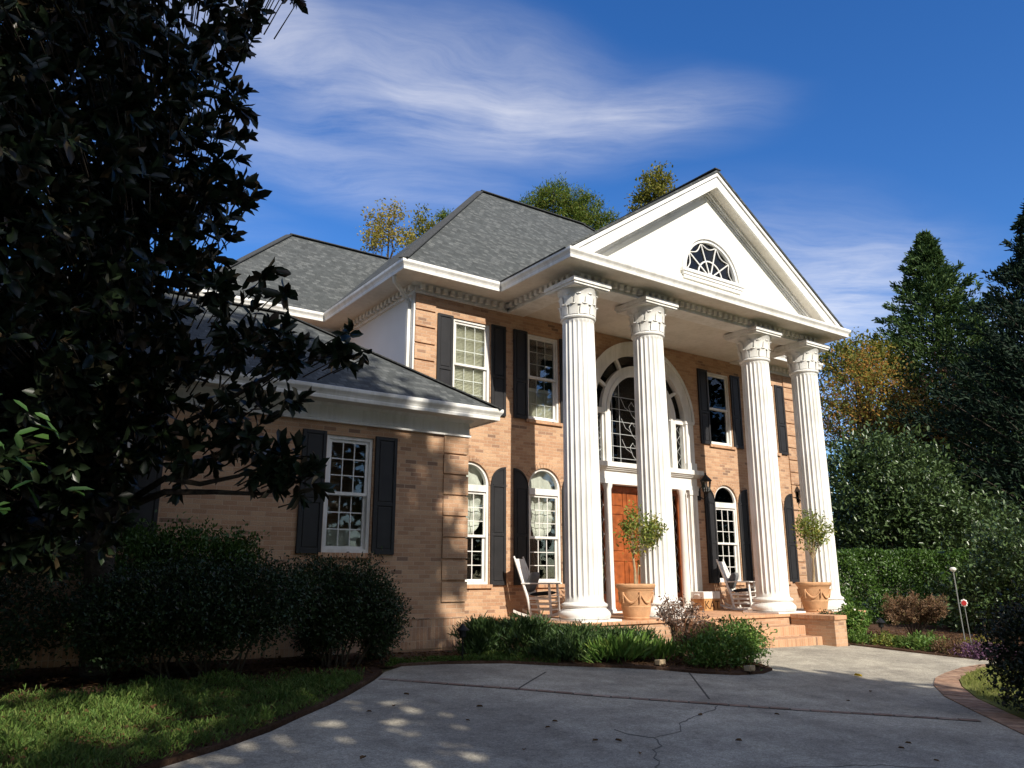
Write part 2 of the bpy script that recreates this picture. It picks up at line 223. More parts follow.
# ------------------------------------------------------------------ object helpers
def link(o, parent=None):
    COL.objects.link(o)
    if parent is not None: o.parent = parent; o.matrix_parent_inverse = parent.matrix_world.inverted() if False else Matrix.Translation(-Vector(PLACE.get(parent.name, (0, 0, 0))))
    return o
PLACE = {}
def tag(o, label=None, cat=None, group=None, kind=None):
    if label: o['label'] = label
    if cat: o['category'] = cat
    if group: o['group'] = group
    if kind: o['kind'] = kind
    return o
def thing(name, label, cat, loc, group=None):
    o = bpy.data.objects.new(name, None); COL.objects.link(o); o.empty_display_size = .2; o.location = loc; PLACE[o.name] = tuple(loc)
    return tag(o, label, cat, group)
class MB:
    """collects solids in world (or local) metres and links them as ONE mesh object"""
    def __init__(s): s.v = []; s.f = []; s.m = []; s.cur = 0
    def add(s, vs, fs):
        n = len(s.v); s.v += [tuple(v) for v in vs]; s.f += [tuple(i+n for i in f) for f in fs]; s.m += [s.cur]*len(fs); return s
    def box(s, x0, x1, y0, y1, z0, z1):
        x0, x1 = min(x0, x1), max(x0, x1); y0, y1 = min(y0, y1), max(y0, y1); z0, z1 = min(z0, z1), max(z0, z1)
        return s.add([(x0, y0, z0), (x1, y0, z0), (x1, y1, z0), (x0, y1, z0), (x0, y0, z1), (x1, y0, z1), (x1, y1, z1), (x0, y1, z1)], [(0, 3, 2, 1), (4, 5, 6, 7), (0, 1, 5, 4), (1, 2, 6, 5), (2, 3, 7, 6), (3, 0, 4, 7)])
    def prism(s, poly, y0, y1, axis='Y'):
        """poly in (x,z) pushed along Y, (y,z) along X, (x,y) along Z"""
        n = len(poly)
        P = {'Y': lambda p, t: (p[0], t, p[1]), 'X': lambda p, t: (t, p[0], p[1]), 'Z': lambda p, t: (p[0], p[1], t)}[axis]
        return s.add([P(p, y0) for p in poly]+[P(p, y1) for p in poly], [tuple(range(n)), tuple(range(2*n-1, n-1, -1))]+[(i, i+n, (i+1) % n+n, (i+1) % n) for i in range(n)])
    def strip(s, outer, inner, y0, y1):
        """solid between two open (x,z) polylines, pushed along Y"""
        n = len(outer); vs = []
        for y in (y0, y1): vs += [(p[0], y, p[1]) for p in outer]+[(p[0], y, p[1]) for p in inner]
        fs = []
        for i in range(n-1):
            fs += [(i, i+1, n+i+1, n+i), (2*n+i, 3*n+i, 3*n+i+1, 2*n+i+1), (i, 2*n+i, 2*n+i+1, i+1), (n+i, n+i+1, 3*n+i+1, 3*n+i)]
        fs += [(0, n, 3*n, 2*n), (n-1, 3*n-1, 4*n-1, 2*n-1)]
        return s.add(vs, fs)
    def tube(s, pts, rad, n=8, cap=True):
        pts = [Vector(p) for p in pts]; k = len(pts)
        if not hasattr(rad, '__len__'): rad = [rad]*k
        vs = []; ref = None
        for i, p in enumerate(pts):
            t = (pts[min(i+1, k-1)]-pts[max(i-1, 0)]).normalized()
            if ref is None: ref = t.orthogonal().normalized()
            ref = (ref-t*ref.dot(t)).normalized(); b = t.cross(ref)
            for j in range(n): a = 2*math.pi*j/n; vs.append(p+(ref*math.cos(a)+b*math.sin(a))*rad[i])
        fs = [(i*n+j, i*n+(j+1) % n, (i+1)*n+(j+1) % n, (i+1)*n+j) for i in range(k-1) for j in range(n)]
        if cap: fs += [tuple(range(n-1, -1, -1)), tuple(range((k-1)*n, k*n))]
        return s.add(vs, fs)
    def lathe(s, prof, c, n=32, close=True):
        vs = [(c[0]+r*math.cos(2*math.pi*j/n), c[1]+r*math.sin(2*math.pi*j/n), c[2]+z) for r, z in prof for j in range(n)]; k = len(prof)
        fs = [(i*n+j, i*n+(j+1) % n, (i+1)*n+(j+1) % n, (i+1)*n+j) for i in range(k-1) for j in range(n)]
        if close: fs += [tuple(range(n-1, -1, -1)), tuple(range((k-1)*n, k*n))]
        return s.add(vs, fs)
    def bar(s, a, b, w, d, up=(0, 0, 1)):
        """rectangular bar from a to b, w across, d along 'up'"""
        a, b = Vector(a), Vector(b); t = (b-a).normalized(); x = t.cross(Vector(up))
        if x.length < 1e-4: x = t.orthogonal()
        x.normalize(); u = x.cross(t); vs = []
        for p in (a, b):
            for sx, su in ((-1, -1), (1, -1), (1, 1), (-1, 1)): vs.append(p+x*sx*w/2+u*su*d/2)
        return s.add(vs, [(0, 1, 2, 3), (7, 6, 5, 4), (0, 4, 5, 1), (1, 5, 6, 2), (2, 6, 7, 3), (3, 7, 4, 0)])
    def build(s, name, m, parent=None, smooth=False, bevel=0, fix=True):
        me = bpy.data.meshes.new(name); me.from_pydata(s.v, [], s.f)
        for x in (m if isinstance(m, (list, tuple)) else [m]): me.materials.append(x)
        if any(s.m): me.polygons.foreach_set('material_index', s.m)
        if fix:
            bm = bmesh.new(); bm.from_mesh(me); bmesh.ops.recalc_face_normals(bm, faces=bm.faces); bm.to_mesh(me); bm.free()
        if smooth: smooth_by_angle(me, 40 if smooth is True else smooth)
        o = bpy.data.objects.new(name, me); link(o, parent)
        if bevel:
            b = o.modifiers.new('edge', 'BEVEL'); b.width = bevel; b.segments = 2; b.limit_method = 'ANGLE'; b.angle_limit = R_(40)
        return o
def smooth_by_angle(me, deg):
    bm = bmesh.new(); bm.from_mesh(me)
    for f in bm.faces: f.smooth = True
    for e in bm.edges: e.smooth = len(e.link_faces) == 2 and e.calc_face_angle(0) < R_(deg)
    bm.to_mesh(me); bm.free()
def copy_tree(o, loc, parent=None, rotz=None, scale=None):
    c = o.copy(); COL.objects.link(c)
    if parent: c.parent = parent
    else:
        c.location = loc
        if rotz is not None: c.rotation_euler = (0, 0, rotz)
        if scale is not None: c.scale = (scale,)*3
    for ch in list(o.children): copy_tree(ch, None, c)
    return c
def np_mesh(name, V, F, m, parent=None):
    me = bpy.data.meshes.new(name); k = F.shape[1]
    me.vertices.add(len(V)); me.vertices.foreach_set('co', V.astype(np.float32).ravel()); me.loops.add(F.size); me.loops.foreach_set('vertex_index', F.astype(np.int32).ravel())
    me.polygons.add(len(F)); me.polygons.foreach_set('loop_start', np.arange(0, F.size, k, dtype=np.int32)); me.polygons.foreach_set('loop_total', np.full(len(F), k, dtype=np.int32))
    me.update(); me.validate(); me.materials.append(m); o = bpy.data.objects.new(name, me); return link(o, parent)
def sweep(path, prof, closed=False):
    """profile of (outward, z) points swept along a plan polyline; outward = right-hand side of travel"""
    P = [Vector((p[0], p[1])) for p in path]; k = len(P); nrm = []
    for i in range(k-1): d = (P[i+1]-P[i]).normalized(); nrm.append(Vector((d.y, -d.x)))
    mit = []
    for i in range(k):
        if i == 0: mit.append(nrm[0])
        elif i == k-1: mit.append(nrm[-1])
        else: m_ = nrm[i-1]+nrm[i]; mit.append(m_/(m_.dot(nrm[i])))
    mb = MB(); n = len(prof); vs = []
    for i in range(k):
        for o, z in prof: q = P[i]+mit[i]*o; vs.append((q.x, q.y, z))
    fs = [(i*n+j, i*n+(j+1) % n, (i+1)*n+(j+1) % n, (i+1)*n+j) for i in range(k-1) for j in range(n)]+[tuple(range(n)), tuple(range((k-1)*n, k*n))]
    return mb.add(vs, fs)
def arch_pts(cx, z, r, a0=180, a1=0, n=24, ry=None):
    ry = r if ry is None else ry
    return [(cx+r*math.cos(R_(a0+(a1-a0)*i/n)), z+ry*math.sin(R_(a0+(a1-a0)*i/n))) for i in range(n+1)]
def wall_sheet(name, m, parent, outer, holes, y, depth, axis='Y', back=.25):
    """a real wall of some thickness with real openings: front face, reveals and back face"""
    me = bpy.data.meshes.new(name); bm = bmesh.new()
    P = (lambda p, t: (p[0], t, p[1])) if axis == 'Y' else (lambda p, t: (t, p[0], p[1]))
    for t in (y, y+depth):
        edges = []
        for loop in [outer]+holes:
            vs = [bm.verts.new(P(p, t)) for p in loop]
            for i in range(len(vs)): edges.append(bm.edges.new((vs[i], vs[(i+1) % len(vs)])))
        bmesh.ops.triangle_fill(bm, edges=edges, use_beauty=True, use_dissolve=False)
    for loop in [outer]+holes:
        n = len(loop); a = [bm.verts.new(P(p, y)) for p in loop]; b = [bm.verts.new(P(p, y+depth)) for p in loop]
        for i in range(n): bm.faces.new((a[i], a[(i+1) % n], b[(i+1) % n], b[i]))
    bmesh.ops.remove_doubles(bm, verts=bm.verts, dist=1e-5); bmesh.ops.recalc_face_normals(bm, faces=bm.faces)
    bm.to_mesh(me); bm.free(); me.materials.append(m); o = bpy.data.objects.new(name, me); return link(o, parent)

# ------------------------------------------------------------------ ground
def gz(x, y): return CAM_Z-1.6-.0159*min(max(x, -12), 24)+.0453*min(max(y, -12), 13)
def build_ground():
    xs = np.unique(np.concatenate([np.arange(-20, 48, 2.0), [-12, 24], np.array([-600, -200, -80, -40, 60, 90, 150, 300, 700])])); ys = np.unique(np.concatenate([np.arange(-20, 40, 2.0), [-12, 13], np.array([-600, -200, -80, -40, 60, 90, 150, 300, 700])]))
    V = [(x, y, gz(x, y)-.03) for y in ys for x in xs]; n = len(xs)
    F = [(j*n+i, j*n+i+1, (j+1)*n+i+1, (j+1)*n+i) for j in range(len(ys)-1) for i in range(n-1)]
    o = MB().add(V, F).build('ground', M['earth']); tag(o, kind='structure')
def sheet(name, poly, lift, m, kind='structure', thick=.05):
    mb = MB(); n = len(poly); top = [(x, y, gz(x, y)+lift) for x, y in poly]; bot = [(x, y, gz(x, y)+lift-thick) for x, y in poly]
    bm = bmesh.new(); vs = [bm.verts.new(p) for p in top]; ed = [bm.edges.new((vs[i], vs[(i+1) % n])) for i in range(n)]
    bmesh.ops.triangle_fill(bm, edges=ed, use_beauty=True)
    b = [bm.verts.new(p) for p in bot]
    for i in range(n): bm.faces.new((vs[i], b[i], b[(i+1) % n], vs[(i+1) % n]))
    bmesh.ops.recalc_face_normals(bm, faces=bm.faces); me = bpy.data.meshes.new(name); bm.to_mesh(me); bm.free(); me.materials.append(m)
    o = bpy.data.objects.new(name, me); link(o); tag(o, kind=kind); return o
LEFT_EDGE = [(-3.0, 4.6), (0.2, 5.75), (1.44, 6.42), (1.94, 6.75), (2.48, 7.18), (2.91, 7.62), (3.4, 8.09), (3.81, 8.53), (4.5, 9.34), (4.89, 9.87)]
BED_EDGE = [(5.33, 10.25), (5.96, 10.24), (6.92, 10.0), (7.54, 9.51), (8.29, 9.03), (8.74, 8.67), (9.02, 8.2), (9.5, 7.86), (10.0, 7.82), (10.45, 8.0), (10.85, 8.7), (11.2, 9.4), (11.45, 9.9), (11.66, 10.05)]
WALK = [(15.42, 9.84), (15.45, 9.1), (15.5, 8.4), (15.6, 7.8), (15.8, 7.3)]
KERB_IN = [(15.8, 6.9), (14.81, 7.05), (14.0, 6.95), (13.09, 6.74), (12.3, 6.5), (11.54, 6.14), (10.67, 5.55), (9.94, 4.84), (9.3, 4.2), (8.6, 3.5), (8.0, 2.6), (7.6, 1.4), (7.5, 0), (7.8, -3)]
KERB_OUT = [(15.8, 6.7), (14.81, 6.82), (14.1, 6.72), (13.23, 6.5), (12.45, 6.24), (11.75, 5.86), (10.92, 5.28), (10.2, 4.6), (9.6, 3.98), (8.95, 3.28), (8.36, 2.45), (7.98, 1.3), (7.88, 0), (8.2, -3)]
def ribbon(name, a, b, lift, m, kind='structure', thick=.03):
    mb = MB(); n = len(a); vs = [(x, y, gz(x, y)+lift) for x, y in a]+[(x, y, gz(x, y)+lift) for x, y in b]; vs += [(x, y, z-thick) for x, y, z in vs]
    fs = []
    for i in range(n-1): fs += [(i, i+1, n+i+1, n+i), (i, 2*n+i, 2*n+i+1, i+1), (n+i, n+i+1, 3*n+i+1, 3*n+i)]
    fs += [(0, n, 3*n, 2*n), (n-1, 3*n-1, 4*n-1, 2*n-1)]
    o = mb.add(vs, fs).build(name, m); tag(o, kind=kind); return o
def offset_line(pts, w):
    out = []
    for i, p in enumerate(pts):
        a, b = pts[max(0, i-1)], pts[min(len(pts)-1, i+1)]; d = Vector((b[0]-a[0], b[1]-a[1])).normalized(); out.append((p[0]-d.y*w, p[1]+d.x*w))
    return out
def resample(pts, step, jit=0):
    out = [pts[0]]
    for a, b in zip(pts, pts[1:]):
        n = max(1, int(math.hypot(b[0]-a[0], b[1]-a[1])/step))
        for i in range(1, n+1):
            t = i/n; out.append((a[0]+(b[0]-a[0])*t+random.uniform(-jit, jit), a[1]+(b[1]-a[1])*t+random.uniform(-jit, jit)))
    return out
build_ground()
drive_poly = LEFT_EDGE+BED_EDGE+[(14.8, 10.05), (14.8, 9.72), (15.22, 9.72)]+WALK+KERB_IN+[(7.8, -12), (-9, -12), (-9, 3.2)]
sheet('driveway', drive_poly, 0, M['concrete'])
def brick_run(name, a, b, pitch, lift, m, thick):
    """bricks laid one by one between two edge lines, with open joints"""
    def walk(pts):
        L = [0]
        for p, q in zip(pts, pts[1:]): L.append(L[-1]+math.hypot(q[0]-p[0], q[1]-p[1]))
        return L
    def pos(pts, L, t):
        d = t*L[-1]; i = max(0, min(len(pts)-2, int(np.searchsorted(L, d))-1)); u = (d-L[i])/max(1e-6, L[i+1]-L[i]); return (pts[i][0]+(pts[i+1][0]-pts[i][0])*u, pts[i][1]+(pts[i+1][1]-pts[i][1])*u)
    La, Lb = walk(a), walk(b); n = int(max(La[-1], Lb[-1])/pitch); mb = MB()
    for k in range(n):
        g = .05; A0, A1, B0, B1 = pos(a, La, (k+g)/n), pos(a, La, (k+1-g)/n), pos(b, Lb, (k+g)/n), pos(b, Lb, (k+1-g)/n); z = lift+random.uniform(-.002, .003); P = [(x, y, gz(x, y)+z) for x, y in (A0, A1, B1, B0)]
        mb.add(P+[(x, y, q-thick) for x, y, q in P], [(0, 1, 2, 3), (0, 4, 5, 1), (1, 5, 6, 2), (2, 6, 7, 3), (3, 7, 4, 0)])
    o = mb.build(name, m); tag(o, kind='structure'); return o
ribbon('kerb_mortar', KERB_IN, KERB_OUT, .006, M['crack'], thick=.03)
brick_run('brick_kerb', KERB_IN, KERB_OUT, .105, .014, M['kerb'], .012)
BAND = resample([(4.55, 9.36), (5.26, 8.58), (5.78, 8.07), (6.39, 7.33), (7.19, 6.53), (7.96, 5.77), (8.75, 5.07), (9.36, 4.5)], .25)
ribbon('band_mortar', BAND, offset_line(BAND, .11), .003, M['crack'], thick=.002)
brick_run('driveway_band', BAND, offset_line(BAND, .10), .215, .0075, M['band'], .003)
for jl in ([(6.96, 9.11), (6.4, 8.65), (5.73, 8.09)], [(9.0, 8.37), (8.3, 7.57), (7.54, 6.71)]):
    jl = resample(jl, .3); ribbon('driveway_joint', jl, offset_line(jl, .022), .004, M['crack'], thick=.003)
cl = resample([(7.35, 6.42), (7.05, 6.22), (6.75, 6.12), (6.23, 5.93), (5.9, 5.62), (5.47, 5.53), (5.3, 5.3), (5.12, 5.21), (4.95, 5.0), (4.73, 4.78), (4.4, 4.3)], .08, .022)
def ragged(pts): return [(p[0]+(q[0]-p[0])*w, p[1]+(q[1]-p[1])*w) for p, q, w in zip(pts, offset_line(pts, .012), [random.uniform(.25, 1.3) for _ in pts])]
ribbon('driveway_crack', cl, ragged(cl), .004, M['hair'], thick=.003)
cl = resample([(5.47, 5.53), (5.35, 5.75), (5.38, 5.95)], .07, .015); ribbon('driveway_crack', cl, ragged(cl), .0045, M['hair'], thick=.003)
cl = resample([(5.0, 4.6), (5.5, 4.35), (6.3, 4.1), (6.9, 3.7)], .12, .03); ribbon('driveway_crack', cl, ragged(cl), .004, M['hair'], thick=.003)
sheet('mulch_bed', BED_EDGE[:-1]+[(11.3, 9.95), (11.3, 11.0), (8.7, 11.0), (8.7, 13.42), (7.1, 13.42), (7.1, 11.35), (-4, 11.35), (-4, 10.4), (4.6, 10.4)][0:], .035, M['mulch'])
sheet('mulch_bed', [(-3, 4.7)]+[(x-.02, y+.03) for x, y in LEFT_EDGE[1:]]+[(4.85, 10.36), (-4, 10.36), (-4, 6)], .03, M['mulch'])
sheet('mulch_bed', [(15.24, 9.74)]+[(x+.02, y) for x, y in WALK]+[(19, 7.0), (26, 8), (26, 13.5), (17.7, 13.4), (17.7, 10.85), (15.24, 10.85)], .03, M['mulch'])
sheet('lawn', [(x+.01, y-.01) for x, y in KERB_OUT]+[(14, -3), (22, 2), (24, 6.8)], .02, M['lawn'])

# ------------------------------------------------------------------ the house
FY = 13.44                                   # face of the main wall
house = thing('brick_house', 'two storey tan brick house with white columned portico, black shutters and grey shingle roof', 'house', (13.25, FY, 0))
FLOOR = .60                                  # porch floor
BZ = -.4                                     # walls run a little into the ground
up_win = [(7.96, 8.88), (9.87, 10.75), (15.75, 16.63), (17.63, 18.55)]
UZ0, UZ1, LZ0, LZ1 = 4.70, 6.65, 1.23, 3.66
def arch_loop(x0, x1, z0, zt):
    r = (x1-x0)/2; return [(x0, z0)]+arch_pts((x0+x1)/2, zt-r, r)+[(x1, z0)]
EN = (11.45, 15.05)                          # entrance and fanlight opening
ent_hole = [(EN[0], FLOOR)]+arch_pts(13.25, 5.15, 1.8, n=36)+[(EN[1], FLOOR)]
holes = [[(a, UZ0), (a, UZ1), (b, UZ1), (b, UZ0)] for a, b in up_win]+[arch_loop(a, b, LZ0, LZ1) for a, b in up_win]+[ent_hole]
wall_sheet('wall', M['brick'], house, [(7.07, BZ), (7.07, 7.1), (19.43, 7.1), (19.43, BZ)], holes, FY, .14)
wall_sheet('side_wall', M['siding'], house, [(FY+.12, BZ), (FY+.12, 7.1), (21.8, 7.1), (21.8, BZ)], [], 7.075, .14, 'X')
MB().box(19.29, 19.43, FY+.141, 21.8, BZ, 7.1).build('side_wall', M['brick'], house)
MB().box(7.22, 19.28, 21.66, 21.8, BZ, 7.1).build('rear_wall', M['brick'], house)
MB().box(4.05, 7.07, 17.46, 17.6, BZ, 7.1).box(4.05, 4.19, 17.61, 23, BZ, 7.1).box(4.2, 7.07, 22.86, 23, BZ, 7.1).build('wall', M['brick'], house)
# dark rooms behind the glass
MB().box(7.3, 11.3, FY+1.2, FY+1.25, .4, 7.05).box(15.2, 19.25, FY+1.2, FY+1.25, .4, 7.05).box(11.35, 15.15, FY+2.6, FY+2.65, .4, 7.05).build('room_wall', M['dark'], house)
# quoins: raised blocks of brick, one mesh per corner
def quoins(name, x0, x1, y, ztop, zbot, period=.351):
    mb = MB(); z = ztop
    while z-period > zbot: mb.box(x0, x1, y-.03, y-.001, z-period+.035, z); z -= period
    return mb.build(name, M['brick'], house)
quoins('quoin', 7.055, 7.52, FY, 6.99, .3)
quoins('quoin', 18.98, 19.44, FY, 6.99, .3)
# ---- windows
def ring_box(mb, x0, x1, z0, z1, w, y0, y1):
    mb.box(x0, x0+w, y0, y1, z0, z1).box(x1-w, x1, y0, y1, z0, z1).box(x0+w, x1-w, y0, y1, z0, z0+w).box(x0+w, x1-w, y0, y1, z1-w, z1)
def sash(mb, x0, x1, z0, z1, y, cols=3, rows=3, st=.048, dy=0):
    ring_box(mb, x0, x1, z0, z1, st, y, y+.035)
    for i in range(1, cols): x = x0+st+(x1-x0-2*st)*i/cols; mb.box(x-.008, x+.008, y+.0222-dy, y+.034-dy, z0+st, z1-st)
    for j in range(1, rows):
        z = z0+st+(z1-z0-2*st)*j/rows
        for i in range(cols): a = x0+st+(x1-x0-2*st)*i/cols+.0085; b = x0+st+(x1-x0-2*st)*(i+1)/cols-.0085; mb.box(a, b, y+.0225-dy, y+.033-dy, z-.008, z+.008)
def window(x0, x1, z0, z1, y=FY, arch=False, cover='blind', cz=None, sillm='rowlock', up=0):
    w = .052; mb = MB(); cx = (x0+x1)/2; r = (x1-x0)/2
    if arch:
        zs = z1-r
        mb.box(x0+.002, x0+w, y+.035, y+.13, z0, zs).box(x1-w, x1-.002, y+.035, y+.13, z0, zs).box(x0+w, x1-w, y+.03, y+.13, z0, z0+.05)
        mb.strip(arch_pts(cx, zs, r-.002), arch_pts(cx, zs, r-w), y+.035, y+.13)
        zb = zs-.14; mb.box(x0+w, x1-w, y+.02, y+.128, zb, zs-.005)
        top = zb
    else:
        ring_box(mb, x0+.002, x1-.002, z0, z1-.002, w, y+.03, y+.13); top = z1-w
    f = mb.build('window', M['trim'], house)
    zm = (z0+.05+top)/2; mun = .0185 if (arch or y < FY) else 0
    s = MB(); sash(s, x0+w+.002, x1-w-.002, zm-.02, top-.002, y+.055, dy=mun); s.build('sash', M['trim'], f)
    s = MB(); sash(s, x0+w+.002, x1-w-.002, z0+.052, zm+.02, y+.095, dy=mun); s.build('sash', M['trim'], f)
    g = MB().box(x0+w+.01, x1-w-.01, y+.072, y+.076, zm, top-.01).box(x0+w+.01, x1-w-.01, y+.112, y+.116, z0+.06, zm)
    if arch: g.prism(arch_pts(cx, zs, r-w+.002), y+.08, y+.084)
    g.build('pane', M['glass'], f)
    if cover == 'blind':
        b = MB(); zz = z1-.07-(z1-z0)*up
        while zz > (cz or z0)+.06: b.bar((x0+.05, y+.16, zz), (x1-.05, y+.16, zz), .030, .004, (0, .55, .84)); zz -= .03
        b.build('blind', M['blind'], f); MB().box(x0-.1, x1+.1, y+.19, y+.2, z0-.1, z1+.05-(z1-z0+.05)*up).build('blind_backing', M['blind'], f)
    elif cover == 'swag':
        nx, nz = 26, 30; V = []
        for j in range(nz+1):
            for i in range(nx+1):
                u, v = i/nx, j/nz; low = (cz or 2.5)-.28*math.sin(math.pi*u)+.05*math.sin(9*u)
                z = z1-.03+(low-z1+.03)*v; V.append((x0+.03+(x1-x0-.06)*u, y+.2+.035*math.sin(v*26+2.2*math.sin(math.pi*u*1.0)*3)*(.3+.7*v)+.02*math.sin(u*21), z))
        MB().add(V, [(j*(nx+1)+i, j*(nx+1)+i+1, (j+1)*(nx+1)+i+1, (j+1)*(nx+1)+i) for j in range(nz) for i in range(nx)]).build('curtain', M['curtain'], f, smooth=180)
    elif cover == 'cafe':
        MB().box(x0+.05, x1-.05, y+.2, y+.21, z0, z0+(z1-z0)*.2).build('curtain', M['curtain'], f)
    if arch:   # ring of bricks on edge over the opening
        vo = MB(); n = 19; ro = r+.115
        for i in range(n):
            a0, a1 = 180-180*(i+.06)/n, 180-180*(i+.94)/n
            vo.strip(arch_pts(cx, zs, ro, a0, a1, 2), arch_pts(cx, zs, r+.004, a0, a1, 2), y-.012, y-.001)
        vo.build('brick_arch', M['brick'], f)
    MB().box(x0-.06, x1+.06, y-.05, y+.029, z0-.075, z0-.002).build('sill', M[sillm], f)
    return f
def shutter(x0, x1, z0, z1, y=FY, arch=None, mid=.42):
    """arch: None, 'L' or 'R' = the side on which a quarter-arch top is high"""
    mb = MB(); yf = y-.045; W = x1-x0
    def top(x, inset=0):
        if not arch: return z1-inset
        t = (x1-x)/W if arch == 'R' else (x-x0)/W
        return z1-W*1.05*(1-math.sqrt(max(0, 1-min(1, t)**2)))-inset
    n = 14 if arch else 1; xs = [x0+W*i/n for i in range(n+1)]
    mb.prism([(x0, z0), (x1, z0)]+[(x, top(x)) for x in reversed(xs)], yf+.018, y-.005)
    fr = .055
    def frame(a, b, c, d): ring_box(mb, a, b, c, d, fr, yf, yf+.0175)
    zs = z1-W*1.05 if arch else z1
    zm = z0+(zs-z0)*mid if not arch else z0+(zs-z0)*.5
    mb.box(x0, x0+fr, yf, yf+.0175, z0, zs).box(x1-fr, x1, yf, yf+.0175, z0, zs)
    for zz in (z0, zm-fr/2, (zs-fr if not arch else zs-fr*.6)): mb.box(x0+fr, x1-fr, yf, yf+.0175, zz, zz+fr*(1 if zz != z0 else 1.4))
    if arch:
        inner = [(x, min(top(x), top(x)-fr*.9)) for x in xs]; mb.strip([(x, top(x)) for x in xs], [(x, max(zs+.01, q)) for x, q in inner], yf, yf+.0175)
        if arch == 'R': mb.box(x1-fr, x1, yf, yf+.0174, zs, z1-fr)
        else: mb.box(x0, x0+fr, yf, yf+.0174, zs, z1-fr)
    for a, b in ((z0+fr*1.4+.02, zm-fr/2-.02), (zm+fr/2+.02, (zs-fr if not arch else zs-fr*.6)-.02)): mb.box(x0+fr+.025, x1-fr-.025, yf+.006, yf+.0176, a, b)
    return mb.build('shutter', M['black'], house, bevel=.004)
cov = ['blind', 'blind', 'blind', 'blind']
for i, (a, b) in enumerate(up_win):
    window(a, b, UZ0, UZ1, cover='blind', up=0 if i in (0, 3) else .62)  # portico pair: blinds cut short, dark top imitates the shade on them
    window(a, b, LZ0, LZ1, arch=True, cover='swag' if i < 2 else 'cafe', cz=2.45)
    for s0, s1, sd in ((a-.39, a-.02, 'L'), (b+.02, b+.39, 'R')):
        shutter(s0, s1, UZ0-.02, UZ1+.02); shutter(s0, s1, LZ0-.02, LZ1-.06, arch=sd)
